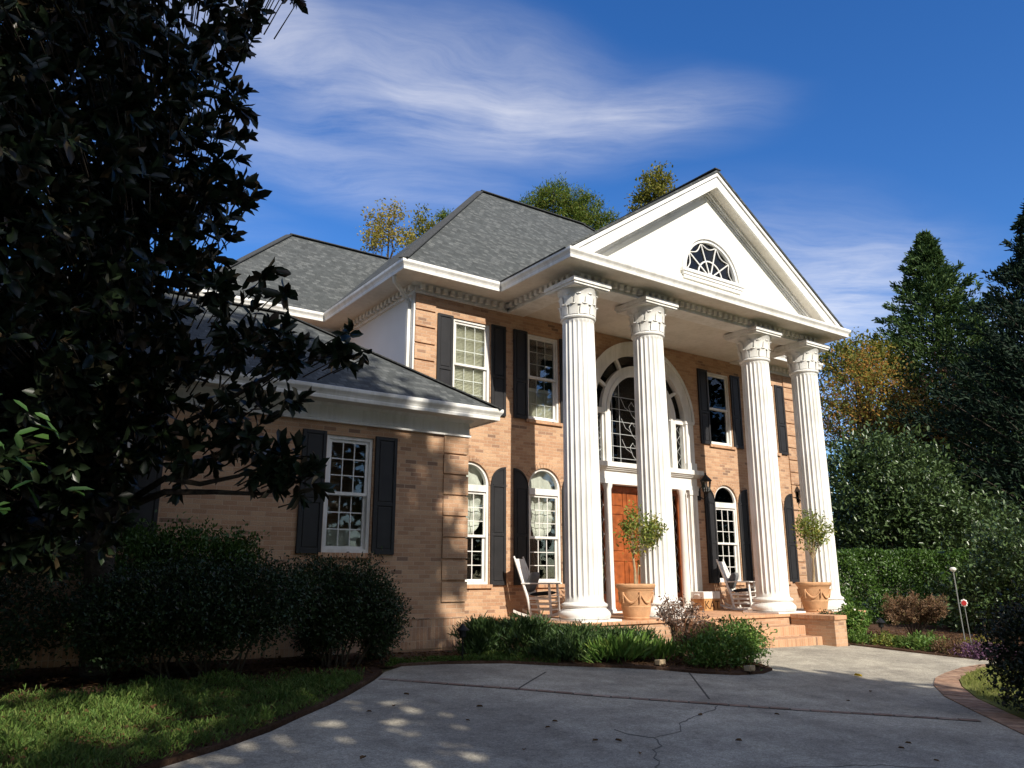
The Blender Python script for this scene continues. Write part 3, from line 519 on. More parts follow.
# ---- entrance: fanlight above, door and sidelights below
def entrance():
    c, zc = 13.25, 5.15; t = MB(); y = FY
    t.strip(arch_pts(c, zc, 1.82, n=40), arch_pts(c, zc, 1.50, n=40), y-.06, y+.1)                       # outer archivolt
    t.strip(arch_pts(c, zc, 1.84, n=40), arch_pts(c, zc, 1.76, n=40), y-.085, y-.0605)
    t.strip(arch_pts(c, zc, 1.24, n=40), arch_pts(c, zc, .985, n=40), y-.01, y+.12)
    t.strip(arch_pts(c, zc, 1.10, n=40), arch_pts(c, zc, 1.03, n=40), y-.035, y-.0105)
    for a in (30, 62, 90, 118, 150):
        d = Vector((math.cos(R_(a)), 0, math.sin(R_(a)))); t.bar(Vector((c, y+.045, zc))+d*1.235, Vector((c, y+.045, zc))+d*1.505, .075, .08, (0, 1, 0))
    for s in (-1, 1):
        X = lambda v: c+s*v
        t.box(X(1.0), X(1.17), y-.05, y+.12, 3.93, zc)              # mullion
        t.box(X(1.46), X(1.8), y-.02, y+.1, 3.93, zc)               # jamb
        t.box(X(1.5), X(1.76), y-.09, y-.0205, 3.93, zc-.05)        # pilaster
        t.box(X(1.47), X(1.79), y-.12, y-.0207, 3.93, 4.12); t.box(X(1.47), X(1.79), y-.11, y-.0206, zc-.049, zc+.03)
        t.box(X(1.171), X(1.459), y-.02, y+.1, zc-.06, zc+.07)      # bar over the side light
        t.box(X(1.171), X(1.22), y+.02, y+.1, 3.93, zc-.061)
    t.box(c-1.80, c+1.80, y-.08, y+.14, 3.55, 3.75)                  # stepped entablature
    t.box(c-1.86, c+1.86, y-.13, y+.139, 3.75, 3.82).box(c-1.93, c+1.93, y-.21, y+.138, 3.82, 3.93).box(c-1.83, c+1.83, y-.10, y+.137, 3.44, 3.55).box(c-1.9, c+1.9, y-.17, y+.1365, 3.785, 3.8195)
    for s in (-1, 1):
        X = lambda v: c+s*v
        t.box(X(1.45), X(1.8), y-.02, y+.12, FLOOR, 3.44); t.box(X(1.5), X(1.76), y-.10, y-.0205, FLOOR+.16, 3.32); t.box(X(1.47), X(1.79), y-.13, y-.0206, FLOOR, FLOOR+.159); t.box(X(1.47), X(1.79), y-.12, y-.0207, 3.321, 3.439)
        for k in range(3): t.box(X(1.545+.06*k), X(1.57+.06*k), y-.11, y-.1001, FLOOR+.22, 3.26)
        t.lathe([(.13, FLOOR), (.13, FLOOR+.06), (.10, FLOOR+.1), (.092, 1.6), (.085, 3.3), (.11, 3.36), (.12, 3.438)], (X(1.21), y-.09, 0), 20)
    t.box(c-1.8, c+1.8, y-.12, y+.3, FLOOR-.05, FLOOR+.02)
    sur = t.build('entrance_surround', M['white'], house, smooth=30)
    g = MB().prism([(c-1.0, 3.94), (c-1.0, zc)]+arch_pts(c, zc, .99)+[(c+1.0, zc), (c+1.0, 3.94)], y+.09, y+.095)
    g.strip(arch_pts(c, zc+.03, 1.51, 178, 2), arch_pts(c, zc+.03, 1.23, 178, 2), y+.08, y+.085)
    for s in (-1, 1): g.box(c+s*1.19, c+s*1.47, y+.08, y+.085, 3.94, zc-.05)
    g.build('fanlight_pane', M['glass'], sur)
    L = MB(); yl = y+.084
    for x in (-.84, -.60, .60, .84): L.bar((c+x, yl, 3.95), (c+x, yl, zc+math.sqrt(.96-x*x)), .013, .01, (0, 1, 0))
    for z in (4.08, 4.36, 4.66, 4.96, 5.26, 5.56): h_ = .98 if z < zc else math.sqrt(.96-(z-zc)**2); L.bar((c-h_, yl-.002, z), (c+h_, yl-.002, z), .013, .01, (0, 1, 0))
    for s in (-1, 1):
        for k in range(3):      # curling stems in the middle of the glass
            z = 4.02+.5*k; L.tube([(c+s*.02, yl-.005, z), (c+s*.2, yl-.005, z+.14), (c+s*.30, yl-.005, z+.34), (c+s*.20, yl-.005, z+.46), (c+s*.12, yl-.005, z+.36)], .008, 5); L.tube([(c+s*.25, yl-.006, z+.22), (c+s*.42, yl-.006, z+.30), (c+s*.55, yl-.006, z+.52)], .007, 5)
    for s in (-1, 1):
        for k in range(4): z = 4.0+.28*k; L.tube([(c+s*1.2, yl-.01, z), (c+s*1.33, yl-.01, z+.14), (c+s*1.45, yl-.01, z+.0)], .007, 5); L.tube([(c+s*1.2, yl-.012, z+.28), (c+s*1.33, yl-.012, z+.14), (c+s*1.45, yl-.012, z+.28)], .007, 5)
    L.tube([(c, yl-.004, 4.2), (c-.1, yl-.004, 4.42), (c, yl-.004, 4.64), (c+.1, yl-.004, 4.42), (c, yl-.004, 4.2)], .008, 5)
    L.build('leading', M['lead'], sur)
    # door leaves, wood sidelights
    yd = y+.16; d = MB()
    d.box(c-.95, c+.95, yd+.02, yd+.06, FLOOR+.03, 3.43)
    for x in (-.95, -.03, .0, .9): pass
    x0, x1 = c-.93, c+.93; cols = 4; zs = ((FLOOR+.2, 1.72), (1.92, 2.78), (2.95, 3.3))
    W = (x1-x0)/cols
    for i in range(cols+1): d.box(x0+W*i-.05 if i else x0, x0+W*i+.05 if i < cols else x1, yd, yd+.0195, FLOOR+.03, 3.43)
    for i in range(cols):
        a, b = x0+W*i+.0505, x0+W*(i+1)-.0505
        zz = [FLOOR+.03]+[v for q in zs for v in q]+[3.43]
        for k in range(0, len(zz), 2): d.box(a, b, yd+.001, yd+.0194, zz[k], zz[k+1])
        for q in zs: d.box(a+.035, b-.035, yd+.004, yd+.0196, q[0]+.035, q[1]-.035)
    door = d.build('door', M['door'], house, bevel=.006)
    MB().lathe([(.02, 0), (.032, .012), (.02, .04), (.034, .06), (.0, .08)], (0, 0, 0), 16).build('handle', M['brass'], door).matrix_basis = Matrix.Translation((c-.09, yd-.002, 1.6)) @ Matrix.Rotation(R_(90), 4, 'X')
    MB().box(c-.12, c-.06, yd-.006, yd-.001, 1.42, 1.75).build('handle_plate', M['brass'], door)
    for s in (-1, 1):
        f = MB(); X = lambda v: c+s*v
        f.box(X(.955), X(1.09), yd, yd+.08, FLOOR+.03, 3.43).box(X(1.29), X(1.46), yd, yd+.08, FLOOR+.03, 3.43).box(X(1.0905), X(1.2895), yd, yd+.08, FLOOR+.03, 1.0).box(X(1.0905), X(1.2895), yd, yd+.08, 3.3, 3.43)
        fo = f.build('sidelight', M['door'], house)
        MB().box(X(1.085), X(1.295), yd+.04, yd+.045, .99, 3.31).build('pane', M['glass'], fo)
        l = MB()
        for k in range(7): z = 1.0+.33*k; l.tube([(X(1.09), yd+.036, z), (X(1.19), yd+.036, z+.165), (X(1.29), yd+.036, z)], .007, 5); l.tube([(X(1.09), yd+.034, z+.33), (X(1.19), yd+.034, z+.165), (X(1.29), yd+.034, z+.33)], .007, 5)
        l.build('leading', M['lead'], fo)
entrance()
# ---- cornice, frieze, gutters (profiles swept round the eaves)
EAVE = [(4.05, 22), (4.05, 17.46), (7.07, 17.46), (7.07, FY), (9.36, FY), (9.36, 11.14), (17.14, 11.14), (17.14, FY), (19.43, FY), (19.43, 21.8)]
def eave_set(path, zb, zs, over, prefix=''):
    sweep(path, [(-.02, zb), (.055, zb), (.055, zb+.035), (.035, zb+.05), (.03, zs-.05), (.05, zs-.045), (.10, zs), (-.02, zs)]).build('frieze', M['trim'], house)
    sweep(path, [(-.02, zs), (over-.10, zs), (over-.10, zs-.012), (over-.075, zs-.012), (over-.075, zs+.03), (-.02, zs+.03)]).build('soffit', M['soffit'], house)
    return sweep(path, [(over-.0745, zs-.01), (over-.05, zs-.012), (over-.045, zs+.03), (over-.05, zs+.045), (over-.035, zs+.08), (over-.005, zs+.12), (over, zs+.135), (over, zs+.178), (over-.012, zs+.185), (over-.03, zs+.165), (over-.0745, zs+.165)]).build('gutter', M['white'], house)
eave_set(EAVE, 7.0, 7.215, .66)
def dentils(path, z0, z1, d0, d1, w=.09, gap=.085):
    mb = MB()
    for a, b in zip(path, path[1:]):
        a, b = Vector(a), Vector(b); t = (b-a); L = t.length; t.normalize(); n = Vector((t.y, -t.x)); k = int(L/(w+gap)); p = L/k; P = []
        for i in range(k):                      # one crenellated strip per stretch of wall
            for q, d in ((i*p, d0+.006), (i*p+gap/2, d0+.006), (i*p+gap/2, d1), (i*p+p-gap/2, d1), (i*p+p-gap/2, d0+.006)): v = a+t*q+n*d; P.append((v.x, v.y))
        P += [tuple(a+t*L+n*(d0+.006)), tuple(a+t*L+n*d0), tuple(a+n*d0)]; mb.prism(P, z0, z1, 'Z')
    return mb.build('dentil_band', M['trim'], house)
dentils(EAVE[2:], 7.075, 7.175, .032, .125)
# ---- portico: beam, ceiling, columns
MB().prism([(9.36, FY), (9.36, 11.14), (17.14, 11.14), (17.14, FY), (16.72, FY), (16.72, 11.53), (9.78, 11.53), (9.78, FY)], 7.012, 7.19, 'Z').build('entablature', M['trim'], house)
MB().box(9.7815, 16.7185, 11.5315, FY-.003, 7.045, 7.1).build('porch_ceiling', M['soffit'], house)
def column(x, y):
    z0 = FLOOR
    b = MB(); b.box(x-.47, x+.47, y-.47, y+.47, z0, z0+.035)
    prof = [(.42, .035), (.455, .05), (.475, .09), (.475, .13), (.455, .17), (.43, .185), (.425, .20), (.40, .215), (.395, .235), (.415, .25), (.425, .275), (.415, .30), (.385, .315), (.365, .335)]
    b.lathe([(r, z0+z) for r, z in prof], (x, y, 0), 48)
    sh = MB(); n = 22; q = 8; zs0, zs1 = z0+.335, 6.27; rows = [(0, .36, 0), (.05, .352, 0), (.09, .35, .75), (.13, .35, 1)]
    for i in range(1, 9): t = i/9; rows.append((.13+(zs1-zs0-.26)*t, .35-.035*t**1.7, 1))
    rows += [(zs1-zs0-.09, .3145, 1), (zs1-zs0-.06, .3142, .75), (zs1-zs0-.03, .315, 0), (zs1-zs0, .318, 0)]
    vs = []
    for z, r, fl in rows:
        for k in range(n*q):
            a = 2*math.pi*k/(n*q); ph = (k % q)/q; dpt = .030*math.sin(math.pi*ph)**.75 if ph else 0
            rr = r-dpt*fl; vs.append((x+rr*math.cos(a), y+rr*math.sin(a), zs0+z))
    m = n*q; fs = [(i*m+j, i*m+(j+1) % m, (i+1)*m+(j+1) % m, (i+1)*m+j) for i in range(len(rows)-1) for j in range(m)]
    sh.add(vs, fs); col = sh.build('column', M['white'], house, smooth=50)
    b.build('base', M['white'], col, smooth=35)
    c = MB(); zc = 6.27
    c.lathe([(.318, zc), (.345, zc+.015), (.355, zc+.04), (.345, zc+.065), (.322, zc+.08), (.325, zc+.3), (.345, zc+.45), (.385, zc+.54), (.42, zc+.585), (.42, zc+.6)], (x, y, 0), 48)
    for tier, (zz, h, r0, cnt) in enumerate(((zc+.08, .22, .335, 10), (zc+.27, .23, .345, 10))):
        for k in range(cnt):
            a = 2*math.pi*(k+.5*tier)/cnt; ca, sa = math.cos(a), math.sin(a); hw = math.pi*r0/cnt*.86
            pr = [(0, 0, 1), (.006, h*.45, 1.0), (.014, h*.75, .92), (.030, h*.93, .75), (.046, h*.97, .55), (.050, h*.90, .40)]
            vs2 = []
            for o, z, wf in pr:
                for sgn, dd in ((-1, 0), (0, .018), (1, 0)):
                    r = r0+o+dd; tt = sgn*hw*wf; vs2.append((x+ca*r-sa*tt, y+sa*r+ca*tt, zz+z))
            n0 = len(vs2); vs2 += [(x+(vx-x)*.955, y+(vy-y)*.955, vz-.01) for vx, vy, vz in vs2]
            f2 = []
            for i in range(len(pr)-1):
                for j in range(2): f2 += [(i*3+j, i*3+j+1, i*3+j+4, i*3+j+3), (n0+i*3+j, n0+i*3+j+3, n0+i*3+j+4, n0+i*3+j+1)]
                f2 += [(i*3, i*3+3, n0+i*3+3, n0+i*3), (i*3+2, n0+i*3+2, n0+i*3+5, i*3+5)]
            e = (len(pr)-1)*3; f2 += [(e, e+1, n0+e+1, n0+e), (e+1, e+2, n0+e+2, n0+e+1)]
            c.add(vs2, f2)
    c.box(x-.48, x+.48, y-.48, y+.48, 6.93, 7.008); c.box(x-.455, x+.455, y-.455, y+.455, 6.885, 6.9295); c.box(x-.43, x+.43, y-.43, y+.43, 6.868, 6.8845)
    c.build('capital', M['white'], col, smooth=35)
for cx in (9.575, 11.49, 15.01, 16.925): column(cx, 11.33)
# ---- pediment
AX, AZ, EZ, EX0, EX1 = 13.25, 10.44, 7.395, 8.70, 17.80
SL = (AZ-EZ)/(AX-EX0)
def chev(d0, d1, trim=0):
    """band between two lines parallel to the rake, d metres below the roof plane"""
    z = lambda x, d: AZ-SL*abs(x-AX)-d*math.hypot(1, SL)
    o = [(AX-(AZ-d0*math.hypot(1, SL)-EZ-trim)/SL, EZ+trim), (AX, AZ-d0*math.hypot(1, SL)), (AX+(AZ-d0*math.hypot(1, SL)-EZ-trim)/SL, EZ+trim)]
    i = [(AX-(AZ-d1*math.hypot(1, SL)-EZ-trim)/SL, EZ+trim), (AX, AZ-d1*math.hypot(1, SL)), (AX+(AZ-d1*math.hypot(1, SL)-EZ-trim)/SL, EZ+trim)]
    return o, i
lun = [(12.36, 7.95)]+arch_pts(13.28, 7.95, .92, n=30)[1:-1]+[(14.20, 7.95)]
to, ti = chev(.30, .5, .003)
wall_sheet('tympanum', M['tympanum'], house, [to[0], to[1], to[2]], [lun], 11.0, .12)
mb = MB(); o, i = chev(.035, .33); mb.strip(o, i, 10.66, 10.705); o, i = chev(.035, .11); mb.strip(o, i, 10.625, 10.6595); rake = mb.build('rake_board', M['white'], house)
mb = MB(); o, i = chev(.25, .28, .002); mb.strip(o, i, 10.7055, 11.05); mb.build('rake_soffit', M['soffit'], house)
mb = MB(); o, i = chev(.2805, .35, .002); mb.strip(o, i, 10.93, 10.9995); o, i = chev(.3505, .40, .002); mb.strip(o, i, 10.965, 10.9994); o, i = chev(.43, .45, .002); mb.strip(o, i, 10.985, 10.9993); mb.build('rake_moulding', M['trim'], house)
MB().prism([(10.52, 7.36), (10.52, 7.385), (11.0, 7.43), (11.0, 7.36)], 8.74, 17.76, 'X').build('cornice_cap', M['trim'], house)
def lunette():
    cx, zc, y = 13.28, 7.95, 11.0; t = MB()
    t.strip(arch_pts(cx, zc, .985, n=36), arch_pts(cx, zc, .90, n=36), y-.035, y+.05); t.strip(arch_pts(cx, zc, .90, n=36), arch_pts(cx, zc, .83, n=36), y+.0, y+.08)
    w = t.build('lunette_window', M['trim'], house)
    MB().box(cx-1.04, cx+1.04, y-.10, y+.06, 7.885, 7.95).box(cx-1.0, cx+1.0, y-.07, y-.001, 7.82, 7.8845).box(cx-.96, cx+.96, y-.045, y-.001, 7.74, 7.8195).build('sill', M['trim'], w)
    MB().prism(arch_pts(cx, zc, .85, n=30), y+.07, y+.075).build('pane', M['glass'], w)
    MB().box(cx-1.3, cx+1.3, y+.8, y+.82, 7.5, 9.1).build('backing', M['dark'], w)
    m = MB(); y0 = y+.05
    for k in range(1, 5):
        a = R_(36*k); m.bar((cx+.1*math.cos(a), y0, zc+.1*math.sin(a)), (cx+.80*math.cos(a), y0, zc+.80*math.sin(a)), .026, .02, (0, 1, 0))
    m.strip(arch_pts(cx, zc, .41, n=24), arch_pts(cx, zc, .38, n=24), y0-.011, y0+.009); m.strip(arch_pts(cx, zc, .115, n=16), arch_pts(cx, zc, .075, n=16), y0-.012, y0+.009)
    for k in range(5):
        a0, a1 = R_(36*k+(1 if k == 0 else 0)), R_(36*(k+1)); P = []
        for j in range(9):
            t_ = j/8; a = a0+(a1-a0)*t_; r = .82-.13*math.sin(math.pi*t_); P.append((cx+r*math.cos(a), y0-.004, zc+max(.015, r*math.sin(a))))
        m.tube(P, .014, 6)
    m.build('muntin', M['trim'], w)
lunette()
# ---- roofs
def roof(name, polys, thick=.05, m='shingle'):
    mb = MB()
    for P in polys:
        P = [Vector(p) for p in P]; n = (P[1]-P[0]).cross(P[2]-P[0]).normalized()
        if n.z < 0: n = -n; P = P[::-1]
        k = len(P); mb.add(P+[p-n*thick for p in P], [tuple(range(k)), tuple(range(2*k-1, k-1, -1))]+[(i, (i+1) % k, (i+1) % k+k, i+k) for i in range(k)])
    return mb.build(name, M[m], house, fix=False)
E0, EY0, EYB, EZR = 6.43, 12.80, 22.48, 7.40
PL, PR = (11.27, 17.64, 12.33), (15.23, 17.64, 12.33); ER = 20.07
roof('roof', [[(E0, EY0, EZR), (ER, EY0, EZR), PR, PL], [(E0, EY0, EZR), PL, (E0, EYB, EZR)], [(ER, EY0, EZR), (ER, EYB, EZR), PR], [(E0, EYB, EZR), PL, PR, (ER, EYB, EZR)]])
roof('roof', [[(3.41, 16.82, EZR), (9.6, 16.82, EZR), (9.6, 19.92, 10.56), (6.49, 19.92, 10.56)], [(3.41, 16.82, EZR), (6.49, 19.92, 10.56), (3.41, 23.0, EZR)], [(3.41, 23.0, EZR), (6.49, 19.92, 10.56), (9.6, 19.92, 10.56), (9.6, 23.0, EZR)]])
roof('portico_roof', [[(AX, 10.60, AZ+.02), (EX0-.02, 10.60, EZ+.015), (EX0-.02, 12.9, EZ+.015), (AX, 15.85, AZ+.02)], [(AX, 10.60, AZ+.02), (AX, 15.85, AZ+.02), (EX1+.02, 12.9, EZ+.015), (EX1+.02, 10.60, EZ+.015)]], .045)
rc = MB()
def hipcap(a, b): a, b = Vector(a), Vector(b); rc.bar(a+Vector((0, 0, .008)), b+Vector((0, 0, .008)), .20, .022)
for a, b in (((E0, EY0, EZR), PL), ((ER, EY0, EZR), PR), (PL, PR), ((3.41, 16.82, EZR), (6.49, 19.92, 10.56)), ((6.49, 19.92, 10.56), (9.5, 19.92, 10.56)), ((AX, 10.59, AZ+.02), (AX, 15.8, AZ+.02))): hipcap(a, b)
rc.build('ridge_cap', M['ridge'], house)
# ---- low front wing with a hipped roof
WY, WX, WB = 11.40, 7.06, -4.0
def wbox(x0, x1, z0, z1): return [(x0, z0), (x0, z1), (x1, z1), (x1, z0)]
W1, W2, WZ = (4.53, 5.31), (1.03, 1.80), (1.74, 3.53)
wall_sheet('wing_wall', M['brick'], house, [(WB, BZ), (WB, 3.75), (WX, 3.75), (WX, BZ)], [wbox(*W1, *WZ), wbox(*W2, *WZ)], WY, .14)
MB().box(6.92, WX, WY+.141, FY-.002, BZ, 3.75).box(WB, WB+.14, WY+.141, 17.4, BZ, 3.75).box(WB+.15, 6.9, WY+1.0, WY+1.05, BZ, 3.75).build('wing_wall', M['brick'], house)
quoins('quoin', 6.60, 7.08, WY, 3.735, .85, .348)
MB().box(WB, WX+.012, WY-.022, WY-.001, .73, .755).build('brick_ledge', M['brick'], house)
MB().box(WB, WX+.004, WY-.012, WY-.0005, .28, .725).build('brick_plinth', M['soldier'], house)
for a, b in (W1, W2):
    window(a, b, *WZ, y=WY, cover='cafe'); shutter(a-.40, a-.02, WZ[0]-.02, WZ[1]+.04, y=WY); shutter(b+.025, b+.405, WZ[0]-.02, WZ[1]+.04, y=WY)
    for hx in (a-.2, b+.2): MB().tube([(hx, WY-.02, WZ[0]-.03), (hx+.02, WY-.05, WZ[0]-.08), (hx-.02, WY-.055, WZ[0]-.11), (hx+.03, WY-.05, WZ[0]-.14)], .008, 6).build('shutter_hook', M['iron'], house)
WEAVE = [(WB, 17.3), (WB, WY), (WX, WY), (WX, FY-.02)]
eave_set(WEAVE, 3.72, 4.01, .46)
we, wz = .44, 4.185
C0, C1 = (WB-we, WY-we, wz), (WX+we, WY-we, wz); PLW, PRW = (-1.3, 13.9, 6.18), (4.56, 13.9, 6.18); SLW = (6.18-wz)/(13.9-WY+we)
zin = wz+SLW*(we-.0)
roof('wing_roof', [[C0, C1, PRW, PLW], [C1, (WX+we, FY-.01, wz), (WX, FY-.01, zin), (WX, 16.4, zin), PRW], [C0, PLW, (C0[0], 16.84, wz)], [PLW, PRW, (WX, 16.4, zin), (WX, 17.4, 3.8), (C0[0], 17.4, 3.8), (C0[0], 16.84, wz)]])
rc = MB(); hipcap(C1, PRW); hipcap(C0, PLW); hipcap(PLW, PRW); rc.build('ridge_cap', M['ridge'], house)
# downspouts
ds = MB(); ds.bar((7.0, 13.62, 4.6), (7.0, 13.62, 6.85), .085, .085, (0, 1, 0)); ds.tube([(6.50, 13.30, 7.22), (6.55, 13.38, 7.12), (6.93, 13.6, 6.92), (7.0, 13.62, 6.82)], .05, 8); ds.build('downspout', M['white'], house)
MB().box(7.02, 7.066, FY-.001, FY+.11, 4.4, 7.0).build('corner_board', M['trim'], house)
# ---- porch floor, steps, cheek walls
pf = MB(); pf.box(8.9, 17.62, 10.80, FY-.001, BZ, FLOOR-.06); pf.build('porch_base', M['brick'], house)
MB().box(8.86, 17.66, 10.76, FY-.002, FLOOR-.0595, FLOOR).build('porch_floor', M['porch'], house, bevel=.012)
st = MB(); st.box(11.62, 14.798, 10.42, 10.755, BZ, .385).box(11.62, 14.797, 10.04, 10.4195, BZ, .185); st.build('steps', M['rowlock'], house, bevel=.015)
for x0, x1 in ((14.80, 15.20), (11.22, 11.618)):
    ck = MB().box(x0, x1, 9.74, 10.757, BZ, FLOOR-.085).build('cheek_wall', M['brick'], house); MB().box(x0-.015, x1+.015, 9.715, 10.7585, FLOOR-.0845, FLOOR+.002).build('cap', M['porch'], ck, bevel=.01)
# ---- wall lanterns
def lantern(x, z):
    y = FY-.03; b = MB(); b.box(x-.06, x+.06, FY-.03, FY-.001, z-.38, z-.08); b.tube([(x, y, z-.28), (x, y-.12, z-.36), (x, y-.24, z-.30), (x, y-.24, z-.2)], .012, 8); b.tube([(x, y, z-.12), (x, y-.1, z-.05), (x, y-.2, z-.16), (x, y-.24, z-.2)], .009, 8)
    cx, cy = x, y-.24
    b.lathe([(.02, z-.26), (.05, z-.22), (.075, z-.2), (.085, z-.185)], (cx, cy, 0), 6)
    for k in range(6): a = 2*math.pi*(k+.5)/6; b.bar((cx+.085*math.cos(a), cy+.085*math.sin(a), z-.19), (cx+.125*math.cos(a), cy+.125*math.sin(a), z+.08), .014, .014)
    b.lathe([(.145, z+.075), (.15, z+.09), (.10, z+.15), (.06, z+.19), (.04, z+.22), (.02, z+.24), (.026, z+.265), (.0, z+.30)], (cx, cy, 0), 6)
    o = b.build('wall_lantern', M['iron'], house)
    MB().lathe([(.078, z-.185), (.115, z+.074)], (cx, cy, 0), 6, close=False).build('glass', M['lamp'] if False else M['glass'], o); MB().lathe([(.022, z-.18), (.022, z-.02), (.012, z), (.0, z+.03)], (cx, cy, 0), 10).build('candle_bulb', M['lamp'], o)
lantern(15.16, 3.60); lantern(11.20, 3.62); lantern(19.20, 3.75)

# ------------------------------------------------------------------ porch things
def rocking_chair():
    t = thing('rocking_chair', 'white wooden rocking chair on the porch left of the first column', 'rocking chair', (0, 0, 0), 'rocking chairs on the porch'); cw = M['chairwhite']
    Rr = 1.25
    def rz(x): return Rr-math.sqrt(Rr*Rr-x*x)
    for s in (-1, 1):
        y = .26*s; m = MB(); xs = [-.50+.09*i for i in range(12)]
        m.strip([(x, rz(x)+.045) for x in xs], [(x, rz(x)) for x in xs], y-.016, y+.016); m.build('rocker', cw, t)
        MB().tube([(-.14, y, .05), (-.20, y, .36), (-.37, y, .85), (-.49, y, 1.17)], [.026, .029, .026, .018], 8).build('rear_post', cw, t, smooth=True)
        MB().tube([(.27, y, .06), (.25, y, .36), (.235, y, .64)], [.025, .029, .025], 8).build('front_leg', cw, t, smooth=True)
        a = MB(); a.prism([(-.33, y-.035), (.1, y-.05), (.31, y-.06), (.34, y), (.31, y+.055), (.1, y+.045), (-.33, y+.03)], .635, .66, 'Z'); a.build('armrest', cw, t, bevel=.006)
        l = MB()
        for z in (.16, .26, .36): l.bar((-.15-.10*(z-.1), y, z), (.26, y, z), .022, .034)
        l.build('side_rung', cw, t)
    s = MB()
    for i in range(9): x = -.20+.055*i; s.bar((x, -.27, .375+.1*(x+.2)), (x, .27, .375+.1*(x+.2)), .042, .016)
    s.build('seat', cw, t)
    b = MB()
    for i in range(6): y = -.19+.076*i; b.bar((-.215, y, .42), (-.445, y, 1.0), .060, .014, (1, 0, 0))
    bo = b.build('backrest', cw, t)
    r = MB(); r.bar((-.455, -.25, 1.04), (-.455, .25, 1.04), .026, .17, (-.3, 0, 1)); r.bar((-.23, -.25, .45), (-.23, .25, .45), .02, .05, (-.3, 0, 1)); r.build('back_rail', cw, bo)
    c = MB()
    for z in (.15, .3): c.tube([(.26, -.26, z), (.26, .26, z)], .012, 6); c.tube([(-.16, -.26, z), (-.16, .26, z)], .012, 6)
    c.build('stretcher', cw, t); return t
def cushion(name, label, w, h, th, m):
    nx = 14; V = []; F = []
    for side in (1, -1):
        n0 = len(V)
        for j in range(nx+1):
            for i in range(nx+1):
                u, v = 2*i/nx-1, 2*j/nx-1; e = max(0, (1-u**4)*(1-v**4))**.6; V.append((u*w/2*(1-.04*v*v), side*th/2*e, v*h/2*(1-.04*u*u)))
        F += [(n0+j*(nx+1)+i, n0+j*(nx+1)+i+1, n0+(j+1)*(nx+1)+i+1, n0+(j+1)*(nx+1)+i) for j in range(nx) for i in range(nx)]
    o = MB().add(V, F).build(name, m, smooth=180); return tag(o, label, 'cushion', 'cushions on the rocking chairs')
ch = rocking_chair(); CH1, CH2 = (9.66, 12.72), (15.62, 12.66); RO1, RO2 = -56, -66
ch2 = copy_tree(ch, (CH2[0], CH2[1], FLOOR), rotz=R_(RO2)); ch2['label'] = 'white wooden rocking chair between the door and the third column'
ch.location = (CH1[0], CH1[1], FLOOR); ch.rotation_euler = (0, 0, R_(RO1))
def place_cushion(o, c, rot, lx, ly, lz, tilt):
    o.matrix_world = Matrix.Translation((c[0], c[1], FLOOR)) @ Matrix.Rotation(R_(rot), 4, 'Z') @ Matrix.Translation((lx, ly, lz)) @ Matrix.Rotation(R_(90), 4, 'Z') @ Matrix.Rotation(R_(tilt), 4, 'X')
cu = cushion('cushion', 'grey pillow leaning in the rocking chair left of the first column', .42, .42, .16, M['cushion']); place_cushion(cu, CH1, RO1, -.20, 0, .67, 22)
cu = cushion('cushion', 'grey pillow leaning in the rocking chair beside the third column', .42, .42, .16, M['cushion']); place_cushion(cu, CH2, RO2, -.20, 0, .67, 22)
cu = cushion('cushion', 'flat charcoal seat pad in the rocking chair left of the first column', .46, .44, .08, M['darkcushion']); place_cushion(cu, CH1, RO1, .03, 0, .455, 85)
cu = cushion('cushion', 'flat charcoal seat pad in the rocking chair beside the third column', .46, .44, .08, M['darkcushion']); place_cushion(cu, CH2, RO2, .03, 0, .455, 85)
def side_table():
    t = thing('side_table', 'small white slatted table between the first rocking chair and first column', 'side table', (0, 0, 0), 'white side tables on the porch'); cw = M['chairwhite']
    m = MB()
    for i in range(6): y = -.2+.08*i; m.box(-.24, .24, y-.035, y+.035, .52, .54)
    m.box(-.22, .22, -.2, -.17, .46, .5195).box(-.22, .22, .17, .2, .46, .5195); m.build('table_top', cw, t)
    for sx in (-1, 1):
        for sy in (-1, 1): MB().tube([(sx*.22, sy*.2, 0), (sx*.2, sy*.18, .46)], .018, 8).build('leg', cw, t)
    m = MB()
    for i in range(5): y = -.14+.07*i; m.box(-.19, .19, y-.025, y+.025, .18, .195)
    m.build('shelf', cw, t); return t
tb = side_table(); tb2 = copy_tree(tb, (16.62, 12.86, FLOOR)); tb2['label'] = 'small white slatted table beside the right rocking chair, half behind the third column'; tb.location = (10.62, 12.7, FLOOR)
